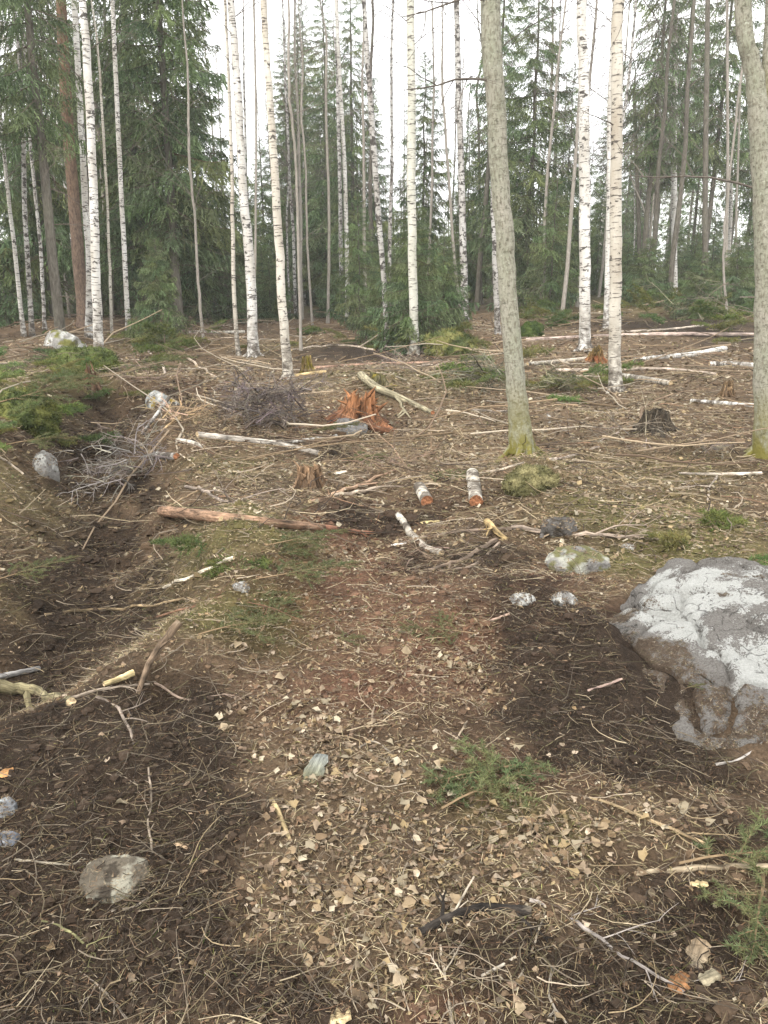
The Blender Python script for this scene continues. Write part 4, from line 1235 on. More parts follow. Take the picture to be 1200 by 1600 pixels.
LOGS = [
    # name, label, cat, pts, w0, w1, colour, mat, forks
    ('log', 'long reddish brown barked log lying left of centre', 'log', [(254, 803), (340, 812), (430, 822), (505, 828)], 17, 11, (.19, .12, .078), 'wood', 0),
    ('branch', 'splintered continuation stick past the thin end of the reddish brown log', 'branch', [(505, 826), (545, 832), (592, 836)], 11, 5, (.17, .085, .055), 'wood', 2),
    ('log', 'grey weathered log with a white upper side in front of the brush heap', 'log', [(308, 683), (380, 690), (440, 698), (500, 712)], 11, 9, (.40, .36, .31), 'wood', 0),
    ('branch', 'pale birch stick crossing the grey weathered log', 'branch', [(418, 694), (470, 690), (527, 683)], 5, 7, WHITE, 'birch', 0),
    ('log', 'curved mossy birch log leaning off the upturned orange stump', 'log', [(564, 596, .06), (588, 614, .05), (618, 625, .03), (650, 636), (676, 648)], 13, 7, (.22, .195, .13), 'wood', 1),
    ('log', 'short birch log standing out with a red sawn end, right of centre', 'log', [(738, 747), (744, 790)], 20, 22, WHITE, 'birch_y', 0),
    ('log', 'small birch chunk with an orange end left of the short birch log', 'log', [(655, 766), (667, 789)], 18, 20, WHITE, 'birch_y', 0),
    ('branch', 'bent white birch limb in the dark hollow', 'branch', [(622, 808), (640, 834), (662, 857), (690, 868)], 12, 11, WHITE, 'birch_y', 0),
    ('branch', 'long grey stick lying over the mossy grey stone', 'branch', [(800, 826), (870, 836), (940, 838), (1000, 841), (1048, 849)], 8, 5, (.30, .24, .19), 'wood', 2),
    ('branch', 'dark curved branch above the bent white birch limb', 'branch', [(622, 851), (690, 836), (770, 829), (800, 828)], 4, 6, (.17, .13, .10), 'wood', 2),
    ('branch', 'dark branch sweeping from the splintered root to the hollow', 'branch', [(775, 846), (730, 872), (690, 888), (645, 897)], 9, 4, (.16, .12, .09), 'wood', 3),
    ('branch', 'second sweeping branch just below the other at the hollow', 'branch', [(780, 850), (745, 882), (700, 893), (655, 898)], 6, 3, (.20, .155, .12), 'wood', 2),
    ('root', 'splintered pale yellow root end where the dark branches meet', 'root', [(760, 826, .04), (776, 838, .02), (792, 846)], 12, 6, (.34, .25, .125), 'wood', 2),
    ('branch', 'straight peeled white stick left of the green boughs', 'branch', [(256, 920), (310, 898), (366, 874)], 5, 8, (.55, .49, .39), 'wood', 0),
    ('branch', 'long thin branch crossing from the rut to the green boughs', 'branch', [(70, 962), (160, 952), (240, 946), (330, 936), (420, 928)], 6, 3, (.23, .17, .10), 'wood', 3),
    ('branch', 'reddish twig running over the centre boughs', 'branch', [(228, 968), (300, 950), (400, 938)], 4, 3, (.20, .11, .07), 'wood', 2),
    ('root', 'mossy yellow root entering at the left frame edge', 'root', [(-15, 1078), (40, 1082), (80, 1094), (112, 1102)], 24, 15, (.19, .165, .095), 'wood', 1),
    ('branch', 'crooked grey stick leading right from the mossy root', 'branch', [(112, 1092), (160, 1078), (234, 1070)], 6, 4, (.28, .23, .18), 'wood', 2),
    ('wood_splinter', 'cream split wood lying on the crooked grey stick', 'wood splinter', [(163, 1079, .02), (186, 1071, .02), (209, 1061, .02)], 7, 12, (.45, .36, .19), 'wood', 0),
    ('wood_splinter', 'brown split branch rising out of the dark soil pit', 'wood splinter', [(216, 1086), (240, 1052, .06), (284, 1016, .12)], 8, 14, (.16, .115, .078), 'wood', 1),
    ('branch', 'smooth grey stick at the left frame edge above the mossy root', 'branch', [(-10, 1062), (25, 1055), (62, 1047)], 11, 8, (.23, .22, .21), 'wood', 0),
    ('branch', 'black rotten branch in the lower centre', 'branch', [(655, 1462), (700, 1440), (750, 1424), (830, 1428)], 15, 17, (.03, .025, .021), 'wood', 2),
    ('twig', 'upright pale twig with small forks at the bottom edge', 'twig', [(708, 1605), (700, 1560), (694, 1520), (688, 1478)], 8, 4, (.40, .34, .26), 'wood', 3),
    ('twig', 'pale twig leaning over the black rotten branch', 'twig', [(692, 1462), (715, 1425, .02), (740, 1385, .03)], 5, 3, (.42, .36, .28), 'wood', 1),
    ('branch', 'pale barked bough stem under the green spruce sprays on the right', 'branch', [(992, 1368), (1060, 1362), (1130, 1356), (1215, 1356)], 10, 8, (.36, .29, .20), 'wood', 0),
    ('twig', 'long tan twig running down to the right spruce bough', 'twig', [(865, 1226), (940, 1252), (1020, 1284), (1102, 1320)], 4, 6, (.36, .27, .16), 'wood', 4),
    ('twig', 'long thin grey twig in the lower right soil', 'twig', [(828, 1408), (900, 1440), (970, 1492), (1070, 1552)], 7, 4, (.30, .265, .24), 'wood', 4),
    ('twig', 'bare twig in front of the large boulder', 'twig', [(1118, 1196), (1160, 1186), (1205, 1148)], 5, 4, (.36, .33, .30), 'wood', 1),
    ('log', 'whitish log lying left of the torn dark stump', 'log', [(824, 571), (880, 566), (938, 560)], 7, 6, (.60, .54, .48), 'birch_y', 0),
    ('log', 'long pale log behind the foot of the tan birch', 'log', [(868, 580), (950, 580), (1040, 578), (1120, 586)], 6, 4, (.45, .37, .30), 'wood', 0),
    ('log', 'stout birch log ending right of the tan birch', 'log', [(968, 590), (1010, 596), (1048, 602)], 10, 9, WHITE, 'birch_y', 0),
    ('log', 'bright white birch log slanting across the dark soil', 'log', [(990, 565), (1040, 560), (1085, 556), (1132, 547)], 7, 9, (.8, .78, .77), 'birch', 0),
    ('log', 'white birch log touching the trunk of the forked aspen', 'log', [(1108, 572), (1145, 572), (1182, 574)], 9, 9, (.8, .78, .77), 'birch', 0),
    ('log', 'thin white birch log in front of the squat brown stump', 'log', [(1080, 628), (1130, 632), (1178, 636)], 6, 7, WHITE, 'birch', 0),
    ('log', 'long pinkish log along the far side of the clearing', 'log', [(822, 533), (920, 528), (1050, 524), (1182, 525)], 6, 6, (.38, .30, .26), 'wood', 0),
    ('log', 'thin pale pole lying parallel behind the long pinkish log', 'log', [(960, 520), (1040, 516), (1112, 508)], 4, 3, (.42, .36, .30), 'wood', 0),
    ('log', 'pale pole in front of the left spruce thicket, topmost of its stack', 'log', [(293, 520), (340, 521), (382, 520)], 5, 5, (.50, .44, .35), 'birch_y', 0),
    ('log', 'second pole of the stack by the left spruce thicket', 'log', [(318, 534), (350, 530), (390, 528)], 4, 3, (.40, .33, .25), 'wood', 0),
    ('branch', 'forked stick before the mossy yellow stump', 'branch', [(455, 548), (530, 540), (585, 548)], 4, 4, (.40, .33, .26), 'wood', 2),
    ('log', 'reddish long log behind the low moss grown stump', 'log', [(492, 577), (580, 571), (700, 568)], 6, 5, (.33, .21, .15), 'wood', 0),
    ('log', 'yellowish cut pole at the foot of the cream birch', 'log', [(457, 590), (480, 586), (510, 582)], 6, 5, (.45, .34, .18), 'wood', 0),
    ('branch', 'pale branch right of the yellowish pole', 'branch', [(622, 576), (670, 572), (708, 570)], 4, 4, (.42, .35, .28), 'wood', 0),
    ('log', 'short white log in the stick pile right of the brush', 'log', [(277, 690), (298, 694), (319, 702)], 7, 9, WHITE, 'birch_y', 0),
    ('log', 'stubby grey log with an orange sawn end beside the rut', 'log', [(243, 714), (262, 716), (276, 717)], 11, 12, (.3, .3, .26), 'birch_d', 0),
    ('branch', 'speckled leaning stick above the grey brush', 'branch', [(222, 680), (245, 662, .08), (266, 644, .15)], 5, 6, (.40, .35, .32), 'birch_d', 0),
    ('branch', 'tan stick in the pile behind the short white log', 'branch', [(252, 676), (280, 655), (312, 648)], 5, 4, (.42, .29, .16), 'wood', 1),
    ('branch', 'bent stick in front of the short white log', 'branch', [(286, 672), (276, 700), (305, 728)], 3, 2, (.34, .28, .21), 'wood', 0),
    ('branch', 'twisted branch left of the brown rotten stump', 'branch', [(290, 762), (320, 768), (350, 785), (390, 788)], 5, 6, (.28, .23, .19), 'wood', 3),
    ('branch', 'thin stick leaning up to the twisted branch', 'branch', [(258, 795), (290, 778), (312, 766)], 3, 3, (.30, .22, .14), 'wood', 0),
    ('branch', 'long reddish branch reaching toward the centre boughs', 'branch', [(484, 786), (540, 768), (600, 742), (690, 716)], 8, 3, (.27, .18, .12), 'wood', 4),
    ('branch', 'pale thick branch below the long reddish branch', 'branch', [(520, 776), (580, 765), (640, 746)], 6, 4, (.38, .31, .24), 'wood', 2),
    ('branch', 'slim pole leading to the big aspen foot', 'branch', [(745, 742), (780, 736), (820, 724)], 5, 4, (.40, .34, .27), 'wood', 0),
    ('branch', 'slim pole leading away right of the big aspen', 'branch', [(856, 720), (900, 712), (936, 700)], 6, 4, (.40, .33, .27), 'wood', 0),
    ('branch', 'pale stick lying below the forked aspen', 'branch', [(1060, 741), (1110, 742), (1190, 741)], 4, 6, (.48, .42, .35), 'wood', 0),
    ('branch', 'dark stick below the black stump', 'branch', [(1005, 694), (1050, 699), (1100, 697)], 4, 5, (.14, .11, .08), 'wood', 2),
    ('branch', 'bent thin stick below the pale stick on the right', 'branch', [(1120, 745), (1108, 765), (1106, 785)], 4, 3, (.40, .34, .28), 'wood', 1),
    ('branch', 'dark rotten piece left of the big aspen', 'branch', [(736, 642), (770, 645), (800, 644)], 6, 4, (.20, .17, .14), 'wood', 1),
    ('branch', 'peeled stick in front of the leaf patch', 'branch', [(424, 1252), (440, 1282), (456, 1322)], 10, 6, (.40, .31, .17), 'wood', 0),
    ('branch', 'slanted pale stick behind the left brush', 'branch', [(232, 551), (250, 570), (268, 592)], 3, 5, (.40, .34, .28), 'wood', 0),
    ('branch', 'slanted thin pole before the bright white birch', 'branch', [(292, 560), (315, 575), (340, 592)], 4, 4, (.38, .31, .24), 'wood', 0),
    ('branch', 'dark thin branch leaning over the left bank', 'branch', [(70, 652), (140, 662), (185, 676)], 4, 2, (.22, .17, .14), 'wood', 2),
    ('branch', 'pale stick on the left bank at the frame edge', 'branch', [(-8, 712), (15, 726), (36, 742)], 5, 4, (.42, .35, .27), 'wood', 0),
    ('twig', 'forked thin twig in the lower left soil', 'twig', [(-5, 1346), (50, 1346), (110, 1352), (140, 1340)], 4, 3, (.30, .26, .20), 'wood', 3),
    ('twig', 'upright thin twig above the lower left stone', 'twig', [(238, 1335), (232, 1290), (236, 1240), (232, 1200)], 4, 3, (.27, .22, .17), 'wood', 3),
    ('twig', 'crooked twig below the flat lower left stone', 'twig', [(175, 1425), (210, 1418), (248, 1392)], 6, 3, (.33, .28, .22), 'wood', 0),
    ('twig', 'dark twig right of the flat lower left stone', 'twig', [(300, 1424), (340, 1408), (392, 1378)], 5, 3, (.10, .085, .07), 'wood', 1),
    ('twig', 'mossy twig bending down in the lower left', 'twig', [(62, 1440), (100, 1452), (140, 1485), (155, 1502)], 5, 3, (.19, .18, .09), 'wood', 2),
    ('twig', 'long bent twig near the bottom left', 'twig', [(125, 1520), (165, 1552), (200, 1595)], 4, 4, (.25, .21, .17), 'wood', 3),
    ('twig', 'broken pale root below the soil pit', 'twig', [(150, 1090), (185, 1108), (205, 1150), (208, 1165)], 6, 3, (.27, .22, .18), 'wood', 2),
    ('twig', 'thin arching twig right of the soil pit', 'twig', [(242, 1068), (292, 1094), (350, 1086), (372, 1090)], 4, 2, (.24, .18, .14), 'wood', 2),
    ('twig', 'curved light twig in the middle of the foreground', 'twig', [(560, 1170), (585, 1160), (612, 1180), (634, 1212)], 4, 4, (.28, .24, .19), 'wood', 2),
    ('twig', 'thin twig above the curved light twig', 'twig', [(580, 1145), (586, 1105), (618, 1068)], 3, 4, (.30, .23, .17), 'wood', 1),
    ('twig', 'pale stick left of the upright pale twig', 'twig', [(622, 1440), (650, 1478), (688, 1512)], 4, 3, (.30, .26, .21), 'wood', 1),
    ('twig', 'white twig right of the black rotten branch', 'twig', [(752, 1526), (780, 1512), (806, 1496)], 5, 4, (.45, .40, .33), 'wood', 0),
    ('twig', 'slanting twig at the right of the bottom edge', 'twig', [(805, 1540), (830, 1490), (852, 1425)], 4, 3, (.34, .29, .22), 'wood', 1),
    ('twig', 'bent twig in the bottom right soil', 'twig', [(862, 1512), (858, 1560), (885, 1600)], 4, 4, (.25, .22, .18), 'wood', 2),
    ('twig', 'short slanted twig in the tan leaves right of centre', 'twig', [(690, 1178), (712, 1155), (730, 1128)], 4, 3, (.31, .25, .18), 'wood', 0),
    ('twig', 'pinkish twig in the red soil near the boulder', 'twig', [(918, 1080), (945, 1072), (972, 1062)], 4, 4, (.36, .26, .22), 'wood', 0),
    ('twig', 'pinkish twig above the dark soil right of centre', 'twig', [(750, 976), (775, 968), (796, 960)], 4, 4, (.40, .28, .22), 'wood', 0),
]
for q, (nm, lab, cat, pts, w0, w1, col, mt, fk) in enumerate(LOGS):
    cc = (.34, .15, .075) if 'red sawn' in lab or 'orange' in lab else (.5, .38, .23)
    stick(nm, lab, cat, pts, w0, w1, col, mt, fk, cat in ('log', 'branch', 'wood splinter', 'root'), 12 if cat == 'log' else 7, q, cc, .12 if cat in ('log',) else .35 if w0 > 12 else .18, 'fallen wood in the clearing')

# wood pieces with a shape of their own
def chip(name, label, cat, u, v, wpx, lpx, col, seed, rz, tilt=.1, mat='wood', col2=None):
    B = gp(u, v)
    s = pxm(B)
    rg = np.random.default_rng(seed)
    n = 9
    t = np.linspace(-1, 1, n)
    b = Buf()
    wv = (1-.35*t**2)*(1+.2*rg.normal(0, 1, n))*wpx*s/2
    x = t*lpx*s/2
    V, cc = [], []
    for k in range(n):
        th = .30*wv[k]
        for (a, z) in ((-1, 0), (-.6, .8), (.1, 1.0), (.7, .7), (1, 0), (0, -.5)):
            V.append((x[k]+rg.normal(0, .08)*wv[k], a*wv[k]*(1+.1*rg.normal()), z*th+rg.normal(0, .1)*th))
            f = k/(n-1)
            cc.append((np.array(col)*(1-f)+np.array(col2 if col2 else col)*f)*rg.uniform(.75, 1.2))
    F = [(k*6+j, k*6+(j+1) % 6, (k+1)*6+(j+1) % 6, (k+1)*6+j) for k in range(n-1) for j in range(6)]
    b.add(V, F, np.array(cc), np.array(V)[:, [1, 2, 0]])
    b.add([V[j] for j in range(6)], [(0, 5, 4), (0, 4, 3), (0, 3, 2), (0, 2, 1)], np.array(col))
    e = (n-1)*6
    b.add([V[e+j] for j in range(6)], [(0, 1, 2), (0, 2, 3), (0, 3, 4), (0, 4, 5)], np.array(col2 if col2 else col))
    o = link(name, b.mesh(name, M[mat]))
    o.location = B+np.array([0, 0, wpx*s*.18])
    o.rotation_euler = (rg.normal(0, .1), -tilt, rz)
    return tag(o, label, cat)
chip('wood_chunk', 'grey green mossy stub of wood pointing up out of the leaves', 'wood chunk', 488, 1216, 34, 80, (.12, .11, .035), 1, 1.25, .30, col2=(.17, .18, .17))
chip('wood_chip', 'pale yellow wood chip at the bottom edge of the foreground', 'wood chip', 530, 1594, 26, 36, (.42, .33, .19), 2, .3)
chip('wood_chip', 'cream splinter of wood above the splintered root', 'wood chip', 668, 818, 12, 40, (.5, .40, .2), 3, -.4, .2)
chip('wood_chip', 'pale chip in the dark hollow left of the sweeping branches', 'wood chip', 624, 852, 10, 26, (.55, .5, .44), 4, .1)
chip('wood_chip', 'orange wood chip in the dirt left of the blueish stones', 'wood chip', 8, 1210, 16, 26, (.45, .24, .1), 5, .6)
chip('bark_piece', 'curled whitish bark flake in the lower right soil', 'bark piece', 1090, 1496, 30, 56, (.24, .20, .145), 6, 1.0, .2, col2=(.22, .16, .10))
chip('bark_piece', 'pale grey bark flake just below the curled whitish one', 'bark piece', 1108, 1530, 24, 34, (.22, .19, .13), 7, .3, .15)
chip('bark_piece', 'tan bark piece in the lower left soil', 'bark piece', 284, 1322, 16, 34, (.42, .30, .19), 8, -.5)
chip('bark_piece', 'flat pale bark below the tan bough stem', 'bark piece', 1092, 1384, 18, 26, (.52, .40, .22), 9, -.1)
chip('wood_chip', 'light wood chip between the left slope sticks', 'wood chip', 228, 575, 10, 30, (.55, .45, .38), 10, .5)
chip('wood_chip', 'pale flat chip in the brush right of the rotten stump', 'wood chip', 532, 740, 10, 20, (.6, .52, .42), 11, .5)
chip('bark_piece', 'rusty bark scrap left of the curled whitish flake', 'bark piece', 1062, 1540, 30, 40, (.22, .11, .05), 12, .8)

# ------------------------------------------------------------------ brush heaps
def brush(label, u, v, wpx, hpx, seed, n, col, rad=1.2, lean=(0, 0)):
    B = gp(u, v)
    s = pxm(B)
    rg = np.random.default_rng(seed)
    t = thing('brush_pile', label, 'brush pile', B, 0, 'heaps of cut brush')
    b = Buf()
    W, Hh = wpx*s/2, hpx*s
    for q in range(n):
        p = np.array([rg.normal(0, .45)*W, rg.uniform(-.2, 1.4)*W*.7, 0])
        p[2] = float(Hm(B[0]+p[0], B[1]+p[1]))-B[2]+rg.uniform(0, .7)*Hh
        a = rg.uniform(0, 6.28)
        d = np.array([math.cos(a)+lean[0], math.sin(a)*.7+lean[1], rg.uniform(-.1, .75)])
        branchlet(b, p, d, W*rg.uniform(.45, 1.0), s*rad*rg.uniform(.5, 1.1), rg, 2, 3, np.array(col)*rg.uniform(.5, 1.5)*np.array([1, rg.uniform(.9, 1.05), rg.uniform(.85, 1.1)]), .10, .75, 4)
    o = link('twigs', b.mesh('twigs', M['twig']), t)
    o['kind'] = 'stuff'
brush('grey heap of bare twigs spilling into the wheel rut', 190, 770, 130, 90, 1, 60, (.175, .16, .14), 1.4, (-.3, -.4))
brush('dark purple grey brush heap left of the upturned stump', 415, 672, 140, 84, 2, 120, (.125, .105, .095), 1.7)
brush('low green grey brush between the big aspen and the hummock', 760, 612, 120, 50, 3, 50, (.13, .125, .085), 1.3)
brush('thin brush right of the big aspen', 870, 616, 90, 44, 4, 36, (.15, .14, .09), 1.2)
brush('brown brush on top of the slope behind the wheel rut', 220, 610, 130, 40, 5, 22, (.17, .13, .10), .9)
brush('bare thicket of thin shoots left of the forked aspen', 1120, 520, 130, 110, 6, 26, (.18, .16, .12), .8)
brush('fine dead brush at the edge of the left thicket', 300, 548, 120, 50, 7, 20, (.13, .10, .08), .8)
brush('low twiggy brush in front of the left bank', 90, 610, 110, 50, 8, 18, (.12, .105, .07), 1.0)
brush('thin scattered branches between the fibrous brown stump and the big aspen', 610, 742, 190, 26, 10, 30, (.22, .165, .115), .9)
brush('tangle of tan branches beside the short white log', 285, 672, 90, 40, 11, 24, (.27, .20, .13), 1.3)
brush('dark twigs around the sweeping branches in the hollow', 690, 880, 110, 26, 12, 16, (.15, .11, .08), 1.0)
brush('grey twigs lying below the tan birch', 985, 700, 170, 22, 13, 22, (.22, .19, .15), .8)
brush('broken tops lying behind the upturned orange stump', 640, 585, 130, 28, 14, 26, (.18, .15, .115), .9)
brush('low brush beside the forked aspen foot', 1120, 720, 90, 26, 9, 12, (.15, .135, .11), 1.0)

# ------------------------------------------------------------------ green spruce boughs left on the ground
def bough_model(seed, L=.6, dens=1.0, fine=1.0, raw=False, col=(.105, .130, .058)):
    rg = np.random.default_rng(seed)
    fine = fine*1.15
    st, nd = Buf(), Buf()
    Vn, Cn = [], []
    def arm(P0, d, L, r, depth):
        k = 6
        P = [P0]
        for q in range(k):
            d = norm(d+rg.normal(0, .07, 3)*np.array([1, 1, .6])+np.array([0, 0, -.03]))
            P.append(P[-1]+d*L/k)
        P = np.array(P)
        tube(st, P, np.linspace(r, r*.4, k+1), 4, (.17, .12, .07))
        m = int(L*850*dens)
        t = rg.uniform(.05 if depth < 2 else .3, 1, m)*k
        i0 = np.minimum(t.astype(int), k-1)
        p = P[i0]+(P[i0+1]-P[i0])*(t-i0)[:, None]
        dd = norm(P[i0+1]-P[i0])
        e = norm(dd*.55+rg.normal(0, .6, (m, 3))+np.array([0, 0, .12]))*(rg.uniform(.013, .022, m)*fine)[:, None]
        wv = norm(np.cross(e, rg.normal(0, 1, (m, 3))))*.0016*fine
        Vn.append(np.stack([p-wv, p+wv, p+e], 1).reshape(-1, 3))
        Cn.append(np.repeat(np.array(col)*rg.uniform(.5, 1.5, (m, 1))*np.array([1+.3*rg.uniform(), 1, 1]), 3, 0))
        if depth > 0:
            ns = int(L/.055)
            for q in range(ns):
                f = .2+.78*q/ns
                i1 = min(int(f*k), k-1)
                pp = P[i1]+(P[i1+1]-P[i1])*(f*k-i1)
                dq = norm(P[i1+1]-P[i1])
                sd = norm(np.cross(dq, [0, 0, 1]))*(1 if q % 2 else -1)
                arm(pp, norm(dq*rg.uniform(.4, 1.0)+sd*rg.uniform(.4, 1.0)+np.array([0, 0, rg.normal(.04, .16)])), L*(.5*(1-f)+.12)*rg.uniform(.7, 1.2), r*.5, depth-1)
    arm(np.array([0, 0, .01]), np.array([1., 0, .05]), L, .006, 2)
    nd.add(np.concatenate(Vn), np.arange(sum(len(a) for a in Vn)).reshape(-1, 3), np.concatenate(Cn))
    if raw:
        return nd
    return st.mesh('bough_stem', M['twig']), nd.mesh('bough_needles', M['needle'])
BG = [bough_model(1), bough_model(2, .7), bough_model(3, .5, 1.2), bough_model(4, .46, 1.0, 1.15, col=(.115, .155, .07))]
def bough(label, u, v, rz, sc, k, tilt=0., lift=.02):
    B = gp(u, v)
    t = thing('spruce_bough', label, 'spruce bough', B+np.array([0, 0, lift]), rz, 'green spruce boughs on the ground', (sc, sc, sc*.75))
    t.rotation_euler = (rng.normal(0, .1), -tilt, rz)
    link('stem', BG[k][0], t)
    link('needles', BG[k][1], t)
for q, (lab, u, v, rz, sc, k, tl) in enumerate((
    ('bright green spruce bough in the middle of the foreground leaves', 690, 1275, .6, .95, 3, .04),
    ('green bough overlapping the right side of the foreground bough', 840, 1200, 3.6, .95, 3, .04),
    ('green spruce bough on the right bough stem', 1060, 1362, .15, 1.0, 3, .06),
    ('fresh green spruce tip hanging at the right frame edge', 1190, 1375, 4.3, .8, 3, .02),
    ('fresh green spruce spray below the right bough stem', 1148, 1425, 5.1, .55, 3, .02),
    ('green bough on the grassy rise left of centre', 320, 900, .5, 1.0, 1, .05),
    ('dark green bough beside the small grey stone', 400, 912, .2, .9, 0, .05),
    ('green bough below the reddish twig left of centre', 310, 1000, .7, .85, 2, .05),
    ('bright green bough right of the one below the reddish twig', 400, 1005, 1.4, .75, 1, .05),
    ('small bluish green sprig in the centre of the ground', 515, 1010, .6, .35, 2, .05),
    ('green sprig at the left frame edge below the bank', -15, 915, .5, .8, 0, .1),
    ('dark green bough left of the small birch chunk', 655, 765, .3, .9, 1, .1),
    ('green bough in front of the dark brush heap', 470, 682, .2, 1.1, 0, .15),
    ('blue green bough right of the fibrous brown stump', 520, 724, .3, 1.1, 2, .1),
    ('green bough on top of the left bank at the frame edge', -30, 640, .2, 1.6, 1, .2),
    ('green bough hanging down the left bank', 60, 600, 5.6, 1.6, 0, .15),
    ('green bough on the slope right of the dark crumbling stump', 170, 590, .4, 1.7, 1, .2),
    ('green bough behind the stick pile', 180, 628, .2, 1.4, 0, .15),
    ('olive bough on the bank above the pale streaked stone', 10, 700, .3, 1.2, 2, .15),
    ('green bough under the brush right of the big aspen', 840, 612, .2, 1.6, 1, .1),
    ('dark green bough at the foot of the slim birch', 215, 545, .3, 2.0, 0, .2),
    ('tattered bough on the churned soil left of the boulder', 745, 1010, 2.8, .6, 0, .02),
    ('green bough lying by the reddish brown log', 300, 850, .9, .8, 2, .03),
    ('green bough under the reddish brown log', 420, 858, .4, .8, 0, .03),
    ('small sprig on the white lower face of the large boulder', 1068, 1098, .5, .18, 2, .1),
)):
    bough(lab, u, v, rz, sc, k, tl, .06 if 'boulder' == lab[-7:] else .02)

# low green growth and dropped greenery nobody could count
raws = [bough_model(61+q, .6, .22, 2.6, True) for q in range(3)]
ug = Buf()
for (u, v, ru, rv, n, hi) in ((40, 620, 120, 80, 34, .14), (130, 565, 120, 30, 12, .10), (10, 700, 70, 50, 8, .06), (1120, 500, 90, 40, 22, .4), (760, 600, 80, 24, 14, .15), (860, 605, 70, 20, 10, .12), (240, 545, 110, 16, 12, .2), (620, 545, 90, 16, 12, .25),
        (850, 505, 60, 12, 8, .2), (480, 530, 70, 14, 5, .1), (370, 870, 110, 40, 6, .03), (1130, 880, 70, 30, 4, .03), (950, 500, 150, 14, 10, .2), (700, 545, 60, 16, 8, .25)):
    for q in range(n):
        p = gp(u+rng.normal(0, .5)*ru, v+rng.normal(0, .5)*rv)
        a, tl, sc = rng.uniform(0, 6.28), rng.uniform(.0, .9)*min(hi*3, 1), rng.uniform(.5, 1.1)*np.clip(p[1]/9, .7, 1.9)
        Rz = np.array([[math.cos(a), -math.sin(a), 0], [math.sin(a), math.cos(a), 0], [0, 0, 1]])
        Ry = np.array([[math.cos(tl), 0, -math.sin(tl)], [0, 1, 0], [math.sin(tl), 0, math.cos(tl)]])
        ug.join(raws[q % 3], Rz@Ry*sc, p+np.array([0, 0, rng.uniform(0, hi)]), rng.uniform(.75, 1.3)*np.array([rng.uniform(.8, 1.25), 1.12, rng.uniform(.7, 1)]))
o = link('undergrowth', ug.mesh('undergrowth', M['needle']))
o['kind'] = 'stuff'

# ------------------------------------------------------------------ litter: leaves, twigs, needles, crumbs of soil
rl = np.random.default_rng(99)
def scatter(n, d0, d1, power=1.0):
    """points round the viewer's stand, thinning out with distance"""
    n = int(n*1.08)
    k = n
    a = rl.uniform(-.70, .70, k)
    t = rl.uniform(0, 1, k)
    e = 2-power
    d = (d0**e+(d1**e-d0**e)*t)**(1/e) if abs(e) > 1e-3 else d0*(d1/d0)**t
    x, y = d*np.tan(a)*.98, d
    x = x*np.where(d < 3, 1.15, 1)
    return x[:n], y[:n]
def patchy(x, y):
    return np.clip(.68+.75*fbm2(x*2.3, y*2.3, 91, 2), .12, 1)
def keep(w):
    return rl.uniform(0, 1, len(w)) < w
LEAFC = np.array([(.28, .21, .13), (.30, .235, .155), (.43, .37, .27), (.18, .125, .075), (.25, .21, .145), (.31, .235, .13), (.13, .095, .06), (.27, .205, .14)])
LT = np.array([(0, -.5, 0), (-.27, -.32, .05), (-.40, -.02, .07), (-.24, .30, .04), (0, .58, 0), (.24, .30, .04), (.40, -.02, .07), (.27, -.32, .05), (0, -.02, -.03)])
LF = np.array([(8, k, (k+1) % 8) for k in range(8)])[:, [0, 2, 1]]
def leaves_mesh(x, y, size, lift=.012):
    n = len(x)
    a, tx, ty = rl.uniform(0, 6.28, n), rl.normal(0, .26, n), rl.normal(0, .26, n)
    T = LT[None]*size[:, None, None]
    T = T*np.stack([rl.uniform(.7, 1.1, n), rl.uniform(.8, 1.15, n), rl.uniform(-1.5, 2.2, n)], -1)[:, None, :]
    T = T+rl.normal(0, .09, T.shape)*size[:, None, None]*np.array([1, 1, 1.3])
    X, Y_, Z = T[..., 0], T[..., 1], T[..., 2]
    Y_, Z = Y_*np.cos(tx)[:, None]-Z*np.sin(tx)[:, None], Y_*np.sin(tx)[:, None]+Z*np.cos(tx)[:, None]
    X, Z = X*np.cos(ty)[:, None]+Z*np.sin(ty)[:, None], -X*np.sin(ty)[:, None]+Z*np.cos(ty)[:, None]
    ca, sa = np.cos(a)[:, None], np.sin(a)[:, None]
    V = np.stack([x[:, None]+X*ca-Y_*sa, y[:, None]+X*sa+Y_*ca, (Hm(x, y)+rl.uniform(.25, 1.2, n)*lift)[:, None]+Z], -1)
    F = (np.arange(n)[:, None, None]*9+LF[None]).reshape(-1, 3)
    c = LEAFC[rl.integers(0, len(LEAFC), n)]*rl.uniform(.4, .95, (n, 1))*np.array([1.06, .99, 1.0])
    return V.reshape(-1, 3), F, np.repeat(c, 9, 0)*rl.uniform(.7, 1.25, (n*9, 1))
